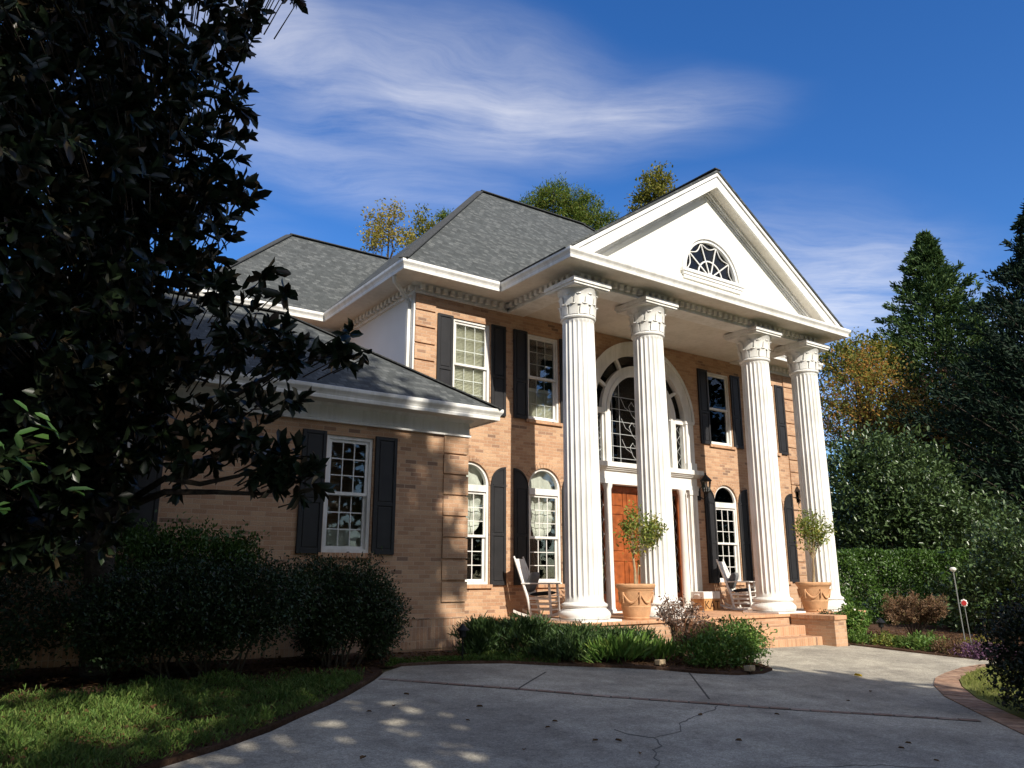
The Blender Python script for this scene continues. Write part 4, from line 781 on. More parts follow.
def planter():
    t = thing('planter_pot', 'large terracotta planter with moulded garlands between the first two columns', 'planter', (0, 0, 0), 'terracotta planters on the porch')
    m = MB(); m.lathe([(.20, 0), (.235, .0), (.25, .03), (.245, .05), (.26, .1), (.285, .22), (.29, .235), (.284, .25), (.335, .52), (.345, .53), (.345, .55), (.37, .57), (.385, .60), (.385, .63), (.375, .645), (.345, .645), (.335, .62), (.33, .56)], (0, 0, 0), 40, close=False); m.lathe([(.0, .001), (.2, .0)], (0, 0, 0), 40, close=False)
    p = m.build('pot', M['terracotta'], t, smooth=30)
    g = MB()
    for k in range(6):
        P = []; a0 = 2*math.pi*k/6
        for i in range(9): u = i/8; a = a0+2*math.pi/6*u; z = .48-.17*math.sin(math.pi*u); r = .25+(z-.05)*.175+.012; P.append((r*math.cos(a), r*math.sin(a), z))
        g.tube(P, [.012, .016, .02, .023, .025, .023, .02, .016, .012], 6)
        r = .335; g.tube([(r*math.cos(a0), r*math.sin(a0), .50), (r*.985*math.cos(a0), r*.985*math.sin(a0), .40), (r*.96*math.cos(a0), r*.96*math.sin(a0), .30)], [.03, .022, .01], 6)
    g.build('garland_relief', M['terracotta'], p, smooth=True)
    s = MB(); s.lathe([(.0, .60), (.2, .605), (.331, .585)], (0, 0, 0), 30, close=False); s.build('soil', M['soil'], t); return t
pt = planter(); PT1, PT2 = (10.66, 11.12), (16.12, 11.05)
pt2 = copy_tree(pt, (PT2[0], PT2[1], FLOOR)); pt2['label'] = 'large terracotta planter with moulded garlands between third and fourth columns'; pt.location = (PT1[0], PT1[1], FLOOR); pt.scale = (.97, .97, 1)
def crate():
    x, y, z = 14.50, 12.86, FLOOR; t = thing('wooden_crate', 'pine crate with white band and dark letters beside the front door', 'crate', (x, y, z)); m = MB()
    w, d, h = .54, .42, .26
    m.box(x, x+.02, y, y+d, z, z+h).box(x+w-.02, x+w, y, y+d, z, z+h).box(x+.0205, x+w-.0205, y, y+.02, z, z+h).box(x+.0205, x+w-.0205, y+d-.02, y+d, z, z+h).box(x+.0205, x+w-.0205, y+.0205, y+d-.0205, z, z+.02); m.build('box', M['crate'], t)
    m = MB(); z0, z1 = z+h+.002, z+h+.165; m.box(x-.012, x+w+.012, y-.012, y+d+.012, z0, z1)
    lid = m.build('lid', M['white'], t, bevel=.012)
    MB().tube([(x-.0125, y+.13, z0+.09), (x-.0125, y+.27, z0+.09)], .022, 8).build('hand_hold', M['white'], lid)
    def word(s, size, px, py, pz, m_, name):
        cu_ = bpy.data.curves.new(name, 'FONT'); cu_.body = s; cu_.size = size; cu_.extrude = .001; cu_.align_x = 'CENTER'; tmp = bpy.data.objects.new('tmp', cu_); COL.objects.link(tmp)
        me = bpy.data.meshes.new_from_object(tmp.evaluated_get(bpy.context.evaluated_depsgraph_get())); bpy.data.objects.remove(tmp); me.materials.clear(); me.materials.append(m_)
        me.transform(Matrix.Translation((px, py, pz)) @ Matrix.Rotation(R_(90), 4, 'X')); o = bpy.data.objects.new(name, me); link(o, t)
    word('KAT', .27, x+w/2, y-.003, z+.035, M['ink'], 'lettering')
crate()
def path_light(x, y, label, sc=1):
    t = thing('path_light', label, 'path light', (x, y, gz(x, y)), 'path lights in the beds'); z = gz(x, y)
    p = MB(); p.tube([(x, y, z-.05), (x, y, z+.36)], .012, 8); p.build('stake', M['iron'], t)
    MB().lathe([(.045, z+.36), (.05, z+.37), (.05, z+.45), (.045, z+.46)], (x, y, 0), 12).build('lens', M['iron'], t)
    MB().lathe([(.10, z+.455), (.10, z+.465), (.06, z+.50), (.03, z+.53), (.012, z+.55), (.0, z+.565)], (x, y, 0), 16).build('cap', M['iron'], t); return t
path_light(6.30, 10.22, 'black path light in front of the brick corner quoins'); path_light(16.15, 9.55, 'black path light in the flower bed right of the steps')
def spotlight(x, y, label):
    z = gz(x, y); t = thing('garden_spotlight', label, 'spotlight', (x, y, z), 'small tan spotlights by the drive')
    MB().tube([(x, y, z-.03), (x, y, z+.06)], .01, 6).build('stake', M['iron'], t); m = MB(); m.prism([(y-.05, z+.05), (y+.05, z+.05), (y+.06, z+.12), (y-.06, z+.13)], x-.06, x+.06, 'X'); h = m.build('head', M['tan'], t, bevel=.008); MB().box(x-.045, x+.045, y-.068, y-.06, z+.07, z+.11).build('lens', M['tan'], h)
spotlight(9.72, 7.84, 'tan spotlight at the foot of the flowering shrub'); spotlight(8.86, 8.78, 'tan spotlight on the bare mulch between shrubs')
def stakes():
    p = at(953, 569, 18.5); z = gz(p.x, p.y); t = thing('garden_stake', 'tall grey garden stake topped with a white lamp', 'garden stake', (p.x, p.y, z))
    MB().tube([(p.x+.12, p.y, z-.05), (p.x, p.y, p.z-.06)], .011, 8).build('pole', M['steel'], t); m = MB(); m.lathe([(.0, p.z-.06), (.03, p.z-.05), (.06, p.z-.015), (.06, p.z+.015), (.03, p.z+.035), (.0, p.z+.035)], (p.x, p.y, 0), 14); m.build('lamp_head', M['lamp'], t)
    p = at(964, 603, 18.0); z = gz(p.x, p.y); t = thing('garden_stake', 'thin garden stake topped with a red and white flower', 'garden stake', (p.x, p.y, z))
    MB().tube([(p.x+.1, p.y, z-.05), (p.x, p.y, p.z)], .008, 8).build('pole', M['steel'], t); m = MB(); D = Vector((p.x, p.y, 0)).normalized(); S = Vector((D.y, -D.x, 0)); U = Vector((0, 0, 1))
    for k in range(8):
        a = 2*math.pi*k/8; c = p-D*.03+S*math.cos(a)*.045+U*math.sin(a)*.055; m.tube([c-S*math.cos(a)*.03-U*math.sin(a)*.03, c, c+S*math.cos(a)*.02+U*math.sin(a)*.02], [.012, .026, .012], 6)
    m.build('petal', M['lamp'], t, smooth=True); MB().tube([p-D*.075, p-D*.02], [.045, .05], 12).build('flower_centre', M['red'], t)
stakes()

# ------------------------------------------------------------------ plants
def unit(a): return a/np.maximum(np.linalg.norm(a, axis=1, keepdims=True), 1e-9)
def rnd(n): return unit(RNG.normal(size=(n, 3)))
def leaves(P, D, N, L, W, fold=.18):
    """one folded six-cornered leaf per row"""
    n = len(P); D = unit(D); S = unit(np.cross(D, N)); N = np.cross(S, D); L = np.asarray(L).reshape(-1, 1)*np.ones((n, 1)); W = np.asarray(W).reshape(-1, 1)*np.ones((n, 1))
    lift = N*W*fold; V = np.stack([P, P+D*L*.25+S*W*.42+lift, P+D*L*.70+S*W*.42+lift, P+D*L-N*L*.06, P+D*L*.70-S*W*.42+lift, P+D*L*.25-S*W*.42+lift], 1).reshape(-1, 3)
    b = (np.arange(n)*6)[:, None]; return V, np.concatenate([b+[[0, 1, 2, 3]], b+[[0, 3, 4, 5]]], 1).reshape(-1, 4)
def sticks(A, B, r):
    n = len(A); D = unit(B-A); X = unit(np.cross(D, rnd(n))); Y = np.cross(D, X); V = []
    for p, s in ((A, 1), (B, .55)):
        for k in range(3): a = 2*math.pi*k/3; V.append(p+(X*math.cos(a)+Y*math.sin(a))*np.asarray(r).reshape(-1, 1)*s)
    V = np.stack(V, 1).reshape(-1, 3); b = (np.arange(n)*6)[:, None]; return V, np.concatenate([b+[[0, 1, 4, 3]], b+[[1, 2, 5, 4]], b+[[2, 0, 3, 5]]], 1).reshape(-1, 4)
def blob_points(lumps, n, r0=.45, flat=0):
    """clump centres spread through lumps (x,y,z,rx,ry,rz), thicker towards the outside; with outward directions"""
    Lm = np.array(lumps); w = (Lm[:, 3]*Lm[:, 4]+Lm[:, 4]*Lm[:, 5]); i = RNG.choice(len(Lm), n, p=w/w.sum()); d = rnd(n)
    if flat: d[:, 2] = np.where(RNG.random(n) < flat, np.abs(d[:, 2]), d[:, 2])
    r = r0+(1-r0)*RNG.random((n, 1))**.6; r = r*(1+.14*RNG.normal(size=(n, 1))); return Lm[i, :3]+d*Lm[i, 3:6]*r, unit(d/Lm[i, 3:6])
def clump_crown(lumps, nclump, per, rc, L, W, up=.25, r0=.45, spread=.9, flat=0, droop=0):
    C, O = blob_points(lumps, nclump, r0, flat); n = nclump*per; P = np.repeat(C, per, 0)+RNG.normal(size=(n, 3))*rc*.55; O = np.repeat(O, per, 0)
    D = unit(O*.55+rnd(n)*spread+np.array([0, 0, up-droop])); N = unit(rnd(n)*.7+np.array([0, 0, 1.0])+O*.3); s = RNG.uniform(.7, 1.25, n); return leaves(P, D, N, L*s, W*s)
def limbs(mb, base, tips, r, bend=.15, n=8):
    b = Vector(base)
    for t in tips:
        t = Vector(t); d = t-b; k = 5; P = [b+d*(i/k)+Vector((random.uniform(-1, 1), random.uniform(-1, 1), random.uniform(-.3, .8)))*d.length*bend*.35*math.sin(math.pi*i/k) for i in range(k+1)]
        mb.tube(P, [r*(1-.82*i/k) for i in range(k+1)], n)
def tree(name, label, cat, base, top_of_trunk, r, lumps, crown, m, group=None, bark='bark', extra=None, limb=.42):
    t = thing(name, label, cat, base, group); mb = MB(); b, tp = Vector(base), Vector(top_of_trunk); d = tp-b; k = 6
    mb.tube([b+Vector((0, 0, -.2))]+[b+d*(i/k)+Vector((random.uniform(-1, 1), random.uniform(-1, 1), 0))*r*.35*(0 < i < k) for i in range(k+1)], [r*1.35]+[r*(1.1-.6*i/k) for i in range(k+1)], 10)
    for i, l in enumerate(lumps):
        s = b+d*(.45+.5*((i*.37) % 1)); limbs(mb, s, [Vector(l[:3])+Vector((random.uniform(-.4, .4)*l[3], random.uniform(-.4, .4)*l[4], .3*l[5]*random.random())) for _ in range(2)], r*limb, n=6)
    mb.build('trunk', M[bark], t, smooth=True); V, F = crown; np_mesh('crown', V, F, m, t)
    if extra: extra(t)
    return t
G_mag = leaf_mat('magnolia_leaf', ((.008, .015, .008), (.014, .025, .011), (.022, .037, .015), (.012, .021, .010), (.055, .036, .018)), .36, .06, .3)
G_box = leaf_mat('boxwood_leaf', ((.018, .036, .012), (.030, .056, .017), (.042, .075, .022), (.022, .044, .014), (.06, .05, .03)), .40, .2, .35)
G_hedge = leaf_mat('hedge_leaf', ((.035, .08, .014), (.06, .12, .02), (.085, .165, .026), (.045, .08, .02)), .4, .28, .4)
G_glossy = leaf_mat('glossy_leaf', ((.042, .075, .022), (.065, .108, .032), (.10, .15, .05), (.05, .078, .028)), .32, .18, .5)
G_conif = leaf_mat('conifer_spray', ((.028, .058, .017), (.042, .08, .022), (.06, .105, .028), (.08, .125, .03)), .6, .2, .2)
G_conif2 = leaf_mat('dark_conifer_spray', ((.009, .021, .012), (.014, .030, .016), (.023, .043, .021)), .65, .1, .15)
G_orange = leaf_mat('autumn_leaf', ((.42, .18, .04), (.46, .26, .05), (.30, .14, .05), (.40, .30, .06), (.20, .22, .05), (.24, .25, .06), (.15, .18, .05)), .6, .5, .2)
G_yellow = leaf_mat('yellow_leaf', ((.34, .26, .05), (.42, .34, .09), (.25, .25, .06), (.36, .24, .04)), .6, .4, .2)
G_pine = leaf_mat('pine_needles', ((.085, .14, .022), (.12, .18, .03), (.15, .20, .035), (.20, .19, .04)), .6, .35, .2)
G_yg = leaf_mat('yellow_green_leaf', ((.15, .16, .03), (.24, .22, .035), (.10, .13, .025), (.28, .22, .04)), .55, .35, .2)
G_grass = leaf_mat('ground_cover_leaf', ((.06, .115, .022), (.085, .155, .03), (.12, .20, .042), (.17, .22, .055), (.05, .085, .02)), .55, .3, .2)
G_yew = leaf_mat('plum_yew_leaf', ((.018, .040, .014), (.030, .062, .018), (.045, .085, .022), (.07, .11, .03)), .5, .15, .3)
G_bright = leaf_mat('fresh_leaf', ((.07, .15, .025), (.10, .20, .035), (.14, .24, .045), (.18, .24, .05)), .45, .3, .35)
G_sprig = leaf_mat('laurel_leaf', ((.03, .075, .014), (.05, .11, .02), (.07, .14, .03)), .35, .2, .45)
G_topi = leaf_mat('topiary_leaf', ((.14, .20, .035), (.20, .26, .05), (.12, .17, .03), (.28, .30, .07), (.36, .30, .06)), .45, .3, .35)
G_brown = leaf_mat('dry_leaf', ((.16, .085, .045), (.22, .13, .075), (.10, .055, .03), (.26, .18, .12), (.13, .10, .03)), .8, .25, .1)
G_silver = leaf_mat('dry_flower', ((.30, .22, .17), (.40, .32, .27), (.20, .11, .07), (.12, .06, .04)), .8, .25, .1)
G_purple = leaf_mat('purple_leaf', ((.09, .035, .08), (.15, .07, .14), (.22, .13, .20), (.06, .03, .05)), .6, .25, .2)
G_lawn = leaf_mat('lawn_blade', ((.15, .19, .04), (.22, .25, .06), (.30, .29, .09), (.12, .16, .035)), .6, .3, .2)
G_tree = leaf_mat('yard_tree_leaf', ((.02, .035, .012), (.03, .05, .016), (.045, .065, .02)), .5, .2, .3)
G_fall = leaf_mat('fallen_leaf', ((.10, .05, .025), (.16, .09, .04), (.06, .035, .02)), .8, .15, .1)

# ---- magnolia in the left foreground
def magnolia():
    base = (1.55, 10.5, gz(1.55, 10.5)); lumps = []
    def lump(px, py, dist, r, sq=1): p = at(px, py, dist); lumps.append((p.x, p.y, p.z, r, r, r*sq))
    for a in ((120, -80, 8.0, 1.25), (205, -60, 7.8, .95), (20, -60, 7.4, 1.2), (232, 22, 7.9, .36), (262, 4, 7.85, .25), (250, 42, 7.85, .2), (275, -25, 7.85, .35), (232, 100, 7.7, .2), (236, 190, 7.6, .2), (255, 300, 7.5, .2), (60, 420, 8.0, .9), (120, 400, 7.9, .6), (70, 500, 8.4, .7), (0, 500, 8.2, .8), (10, 560, 8.4, .6), (190, 60, 7.9, .5), (130, 60, 7.6, .95), (30, 50, 7.2, 1.0), (190, 150, 7.7, .52), (110, 150, 7.8, .9), (20, 160, 7.0, .9),
              (205, 205, 7.6, .42), (150, 235, 7.9, .75), (60, 250, 7.3, .85), (-30, 250, 7.2, .9), (215, 285, 7.6, .45), (120, 320, 7.9, .85), (20, 340, 7.4, .75), (250, 345, 7.5, .42), (305, 352, 7.35, .32), (335, 350, 7.25, .2), (362, 351, 7.2, .12), (348, 345, 7.22, .14), (285, 352, 7.4, .3),
              (190, 385, 7.8, .55), (95, 400, 8.2, .7), (250, 425, 7.6, .33), (200, 455, 7.7, .42), (255, 470, 7.5, .30), (300, 478, 7.35, .22), (318, 476, 7.3, .14), (275, 455, 7.4, .28), (290, 400, 7.4, .16), (120, 450, 8.3, .5), (30, 430, 8.2, .7), (-60, 380, 7.5, 1.1), (-60, 120, 7.5, 1.2), (-60, 460, 8, .8), (60, 330, 9.2, 1.1), (140, 180, 9.2, 1.2), (40, 60, 9.3, 1.4), (280, 295, 7.45, .12), (262, 268, 7.5, .14)): lump(*a)
    for x, y, z, r in ((-1.5, 9.3, 6.5, 1.6), (-2.6, 8.2, 4.5, 1.7), (-1.8, 9.6, 3.4, 1.4), (-.3, 9.4, 8.4, 1.5), (.5, 8.6, 10.0, 1.3), (-2.3, 8.0, 7.4, 1.5), (-2.8, 7.6, 2.6, 1.2), (.2, 8.2, 11.2, .8)): lumps.append((x, y, z, r, r, r))
    n = 4200; C, O = blob_points(lumps, n, .3); O = unit(O+np.array([0, 0, .15])+.5*rnd(n)); keep = C[:, 2] > 1.45; C, O = C[keep], O[keep]; n = len(C); per = 9
    P = np.repeat(C, per, 0); A = np.repeat(O, per, 0); a = (np.tile(np.arange(per), n)*2.4+np.repeat(RNG.random(n)*6.28, per)); X = unit(np.cross(A, np.array([[.3, .2, 1.0]]))); Y = np.cross(A, X)
    rad = X*np.cos(a)[:, None]+Y*np.sin(a)[:, None]; t = np.tile(np.linspace(.1, 1.1, per), n)[:, None]; D = unit(rad*t+A*(1.15-t*.8)+.2*rnd(n*per)+np.array([0, 0, -.12])); s = RNG.uniform(.7, 1.2, n*per)
    V, F = leaves(P-A*.10*t, D, unit(A-.3*rad+.25*rnd(n*per)), .168*s, .078*s, .12)
    core = np.array([base[0]+.2, base[1], 0]); B = C-unit(C-core-np.stack([0*C[:, 0], 0*C[:, 0], C[:, 2]*.8], 1))*RNG.uniform(.3, .6, (n, 1)); V2, F2 = sticks(B, C, np.full(n, .009))
    def extra(t): np_mesh('twigs', V2, F2, M['twig'], t)
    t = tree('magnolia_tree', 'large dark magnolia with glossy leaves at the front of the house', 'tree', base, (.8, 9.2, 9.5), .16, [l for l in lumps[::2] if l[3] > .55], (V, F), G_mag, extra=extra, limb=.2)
    lb = MB()
    for tips in ([at(165, 492, 7.9), at(215, 492, 7.7), at(262, 494, 7.5), at(300, 480, 7.35)], [at(165, 478, 7.9), at(200, 484, 7.75), at(238, 476, 7.6), at(262, 468, 7.5)], [at(150, 440, 8.0), at(210, 410, 7.7), at(280, 370, 7.5), at(345, 352, 7.25)]):
        lb.tube([Vector((1.45, 10.2, 2.1))]+tips, [.05, .03, .024, .017, .008], 6)
    lb.build('branch', M['bark'], t, smooth=True)
magnolia()
def sprig():   # broad-leaved branch close to the viewer at the left edge
    c = at(0, 455, 4.6); n = 34; P = np.array(c)[None]+RNG.normal(size=(n, 3))*np.array([.13, .10, .15]); D = unit(rnd(n)*.7+np.array([.75, -.3, -.15])); V, F = leaves(P, D, unit(rnd(n)*.5+np.array([0, -.5, 1.0])), RNG.uniform(.08, .14, n), RNG.uniform(.035, .055, n), .1)
    b = (-.75, 4.75, gz(-.75, 4.75)); t = thing('laurel_shrub', 'bright green broad leaved branch reaching in at the left edge', 'shrub', b); mb = MB(); mb.tube([b, (-.55, 4.7, 1.0), (-.2, 4.55, 1.7), tuple(c)], [.03, .022, .016, .006], 6); np_mesh('leaves', V, F, G_sprig, t); mb.build('stem', M['twig'], t)
sprig()
# ---- shrubs against the wing
def shrub(name, label, base, lumps, ncl, per, rc, L, W, m, cat='shrub', group=None, stems=8, **kw):
    t = thing(name, label, cat, base, group); V, F = clump_crown(lumps, ncl, per, rc, L, W, **kw); zb = base[2]; k = V.reshape(-1, 6, 3)[:, :, 2].min(1) > zb-.0; V = V.reshape(-1, 6, 3)[k].reshape(-1, 3); F = F[:len(V)//3]
    np_mesh('foliage', V, F, m, t); mb = MB()
    for i in range(stems):
        l = lumps[i % len(lumps)]; p = Vector(l[:3])+Vector((random.uniform(-.7, .7)*l[3], random.uniform(-.7, .7)*l[4], random.uniform(-.2, .6)*l[5])); b = Vector(base)+Vector((random.uniform(-.35, .35)*(lumps[0][3]), random.uniform(-.2, .2), -.05)); b = Vector((b.x*.6+l[0]*.4, b.y*.6+l[1]*.4, b.z)); q = (b+p)/2+Vector((random.uniform(-.15, .15), random.uniform(-.15, .15), 0)); mb.tube([b, q, p], [.016, .012, .005], 5)
    if stems: mb.build('stems', M['twig'], t)
    return t
def g3(x, y): return (x, y, gz(x, y))
SG = 'clipped shrubs along the wing'
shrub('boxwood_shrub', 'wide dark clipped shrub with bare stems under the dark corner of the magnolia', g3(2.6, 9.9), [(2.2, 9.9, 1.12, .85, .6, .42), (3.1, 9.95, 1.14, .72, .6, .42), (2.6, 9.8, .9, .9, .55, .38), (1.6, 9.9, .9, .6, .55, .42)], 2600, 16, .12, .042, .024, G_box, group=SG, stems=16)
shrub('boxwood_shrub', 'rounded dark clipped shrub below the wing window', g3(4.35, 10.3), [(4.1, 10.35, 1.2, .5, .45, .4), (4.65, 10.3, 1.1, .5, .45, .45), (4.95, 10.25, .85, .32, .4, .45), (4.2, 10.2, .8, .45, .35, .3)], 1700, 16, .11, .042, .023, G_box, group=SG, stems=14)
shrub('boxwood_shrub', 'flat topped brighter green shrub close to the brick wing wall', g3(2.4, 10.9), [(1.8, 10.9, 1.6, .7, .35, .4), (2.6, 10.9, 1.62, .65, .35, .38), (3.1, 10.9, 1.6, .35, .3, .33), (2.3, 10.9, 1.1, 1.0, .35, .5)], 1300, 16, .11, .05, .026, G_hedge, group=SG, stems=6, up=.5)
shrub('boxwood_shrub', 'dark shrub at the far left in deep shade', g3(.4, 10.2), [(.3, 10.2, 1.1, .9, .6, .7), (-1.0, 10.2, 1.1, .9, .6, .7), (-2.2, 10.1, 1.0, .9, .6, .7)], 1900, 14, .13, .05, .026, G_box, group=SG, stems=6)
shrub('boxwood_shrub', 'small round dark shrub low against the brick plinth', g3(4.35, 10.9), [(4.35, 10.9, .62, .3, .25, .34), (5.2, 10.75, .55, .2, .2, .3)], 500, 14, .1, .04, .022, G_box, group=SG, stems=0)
# ---- bed in front of the porch
def blades(name, label, base, pts, n, L, W, m, lean=.55, group=None, cat='shrub', wild=.45):
    pts = np.array(pts); i = RNG.integers(0, len(pts), n); P = pts[i, :3]+RNG.normal(size=(n, 3))*pts[i, 3:4]*np.array([1, 1, .35]); out = unit((P-np.array(base))*np.array([1, 1, .2])+1e-6)
    D = unit(np.array([0, 0, 1.0])+out*lean*RNG.uniform(.2, 1.6, (n, 1))+rnd(n)*wild); s = RNG.uniform(.6, 1.3, n); V, F = leaves(P, D, unit(rnd(n)+out*.4), L*s, W*s, .05); t = thing(name, label, cat, base, group); np_mesh('foliage', V, F, m, t)
    mb = MB()
    for k in range(7): mb.tube([Vector(base)+Vector((random.uniform(-.1, .1), random.uniform(-.1, .1), -.03)), Vector(P[k*11 % n])], [.01, .004], 5)
    mb.build('stems', M['twig'], t); return t
YG = 'plum yews before the porch'
def yew(x, y, w, h, label, m=G_yew, n=2600, L=.095, W=.017):
    b = g3(x, y); return blades('plum_yew', label, b, [(x+random.uniform(-w, w)*.6, y+random.uniform(-w, w)*.35, b[2]+h*random.uniform(.15, .8), w*.25) for _ in range(26)], n*2, L, W, m, .8, YG, wild=.85)
yew(6.85, 10.62, .42, .66, 'upright dark plum yew nearest the brick corner'); yew(7.55, 10.45, .55, .62, 'dark plum yew below the first rocking chair'); yew(8.35, 10.0, .6, .50, 'broad plum yew in front of the first column base', n=3200)
yew(9.0, 9.75, .55, .46, 'plum yew below the left terracotta planter'); yew(7.9, 9.75, .5, .44, 'low front plum yew at the edge of the drive')
blades('hosta', 'light green strappy plant beside the bare mulch', g3(8.55, 9.25), [(8.2+.11*i, 9.3+.07*math.sin(i*2.), .22+.03*(i % 3), .13) for i in range(9)], 900, .22, .03, G_bright, .8, cat='plant', wild=.6); blades('hosta', 'small light green tuft on the mulch in front of the left planter', g3(9.25, 9.15), [(9.2, 9.15, .2, .14), (9.35, 9.2, .2, .12)], 380, .18, .028, G_bright, .8, cat='plant')
def wispy(name, label, base, h, w, m, n, L, W, cat='shrub', m2=None):
    t = thing(name, label, cat, base); b = Vector(base); mb = MB(); P = []
    for k in range(34):
        a = random.uniform(0, 6.28); q = b+Vector((math.cos(a)*w*random.uniform(.2, 1), math.sin(a)*w*random.uniform(.2, 1), h*random.uniform(.55, 1))); mid = b*.45+q*.55+Vector((0, 0, h*.15)); mb.tube([b, mid, q], [.008, .005, .002], 4)
        for u in range(5): P.append(mid.lerp(q, .3+.18*u))
    P = np.array(P); P = P[RNG.integers(0, len(P), n)]+RNG.normal(size=(n, 3))*.045; s = RNG.uniform(.6, 1.3, n); V, F = leaves(P, unit(rnd(n)+np.array([0, 0, .2])), rnd(n), L*s, W*s, .1); mb.build('stems', M['twig'], t); np_mesh('foliage', V, F, m, t)
wispy('dry_shrub', 'wispy brown and silver shrub in front of the second column', g3(9.85, 9.3), 1.08, .48, G_silver, 1500, .05, .022)
wispy('dry_shrub', 'low rusty brown shrub leaning over the mulch by the flowering bush', g3(9.7, 8.75), .62, .42, G_brown, 1100, .05, .02)
wispy('dry_shrub', 'feathery reddish brown shrub before the clipped hedge', g3(17.5, 9.6), 1.0, .85, G_brown, 9000, .065, .016)
shrub('flowering_shrub', 'bright green flowering shrub at the corner of the drive beside the steps', g3(10.1, 8.35), [(9.9, 8.35, .36, .48, .4, .34), (10.4, 8.5, .38, .4, .4, .3), (9.5, 8.5, .26, .3, .3, .24), (10.55, 8.7, .3, .3, .3, .26)], 520, 14, .10, .055, .026, G_bright, stems=5, up=.4)
# flower bed on the right
BG = 'small plants edging the right flower bed'
bed = [('low green edging plant nearest the steps', 15.75, 9.9, .22, G_bright), ('pale green edging plant second from the steps', 15.95, 9.35, .24, G_topi), ('grey green edging plant with white flowers before the path light', 16.0, 8.95, .22, G_grass), ('leafy edging plant before the feathery brown shrub', 16.0, 8.55, .25, G_bright), ('rusty edging plant left of the purple one', 15.95, 8.05, .26, G_brown), ('purple edging plant at the end of the bed', 15.9, 7.55, .27, G_purple), ('second purple clump beside the dark shrub', 16.25, 7.25, .25, G_purple), ('yellow green plant behind the purple one', 16.7, 7.9, .3, G_yg), ('green tuft behind the edging plants', 16.45, 8.8, .32, G_bright)]
for lb_, x, y, r, m in bed: shrub('bedding_plant', lb_, g3(x, y), [(x, y, gz(x, y)+r*.36, r*1.35, r*1.35, r*.6)], 130, 10, .06, .055, .022, m, cat='plant', group=BG, stems=0, up=.5)
shrub('camellia_shrub', 'small bright leafy shrub against the right end of the porch', g3(16.3, 10.3), [(16.45, 10.4, .35, .30, .30, .30), (16.35, 10.4, .5, .18, .18, .18)], 150, 12, .1, .085, .04, G_bright, stems=4)
shrub('camellia_shrub', 'dark little shrub in the porch corner behind the path light', g3(15.75, 10.45), [(15.75, 10.5, .3, .22, .22, .3)], 90, 12, .08, .06, .03, G_box, stems=2)
# clipped hedge
def hedge():
    a, b = np.array([19.75, 14.3]), np.array([25.6, 12.2]); w, z0, z1 = .75, -.1, 2.0; n = 26000; u = RNG.random(n); side = RNG.random(n); d = (b-a)/np.linalg.norm(b-a); nn = np.array([d[1], -d[0]])
    v = np.where(side < .35, RNG.uniform(-1, 1, n), np.where(side < .8, 1.0, -1.0))+RNG.normal(size=n)*.06; z = np.where(side < .35, z1+RNG.normal(size=n)*.03, RNG.uniform(z0, z1, n)); wob = .09*np.sin(u*31+z*4)+.07*np.sin(u*13-z*7)
    xy = a+(b-a)*u[:, None]+nn*(v*(w+wob))[:, None]; P = np.column_stack([xy, z+.05*np.sin(u*22)]); O = np.where((side < .35)[:, None], np.array([[0, 0, 1.0]]), np.column_stack([nn[0]*np.sign(v), nn[1]*np.sign(v), 0*v])); D = unit(O*.5+rnd(n)*.8+np.array([0, 0, .35])); s = RNG.uniform(.7, 1.3, n)
    V, F = leaves(P, D, unit(O+.6*rnd(n)), .085*s, .045*s, .1); t = thing('clipped_hedge', 'long clipped green hedge with a flat sunlit top beyond the porch', 'hedge', (22, 13.4, gz(22, 13))); np_mesh('foliage', V, F, G_hedge, t)
    mb = MB()
    for k in range(16): q = a+(b-a)*(k+.5)/16; mb.tube([(q[0], q[1], -.15), (q[0]+random.uniform(-.2, .2), q[1]+random.uniform(-.2, .2), 1.7)], [.03, .012], 5)
    mb.build('stems', M['twig'], t)
hedge()
def pl(px, py, d): p = at(px, py, d); return p
def lumps_at(*a):
    out = []
    for px, py, d, rx, rz in a: p = at(px, py, d); out.append((p.x, p.y, p.z, rx, rx, rz))
    return out
def ground_under(l): return (l[0], l[1], gz(l[0], l[1]))
lm = lumps_at((850, 505, 31, 1.7, 2.2), (890, 480, 31, 1.8, 1.8), (930, 515, 30.5, 1.9, 1.8), (965, 545, 30, 1.6, 1.5), (885, 540, 30.5, 2.2, 1.8), (870, 462, 31, 1.0, 1.1))
shrub('evergreen_holly', 'huge rounded glossy evergreen rising behind the clipped hedge', ground_under(lm[2]), lm, 1700, 14, .30, .17, .085, G_glossy, cat='tree', stems=8, up=.3)
lm = lumps_at((985, 600, 24, 1.2, 1.1), (1020, 590, 24, 1.3, 1.3), (1005, 560, 25, 1.1, 1.0), (1050, 560, 24, 1.6, 1.6), (960, 608, 25, .8, .7))
shrub('evergreen_holly', 'loose dark green shrubs massed at the right end of the hedge', ground_under(lm[1]), lm, 850, 14, .22, .13, .065, G_glossy, stems=6)
lm = lumps_at((1012, 650, 11.2, .30, .50), (1035, 640, 11.3, .45, .58), (1052, 660, 11.2, .5, .5), (1020, 680, 11.0, .28, .28))
shrub('boxwood_shrub', 'dark shrub standing on the lawn at the right edge', ground_under(lm[1]), lm, 620, 14, .09, .05, .026, G_mag, stems=6)
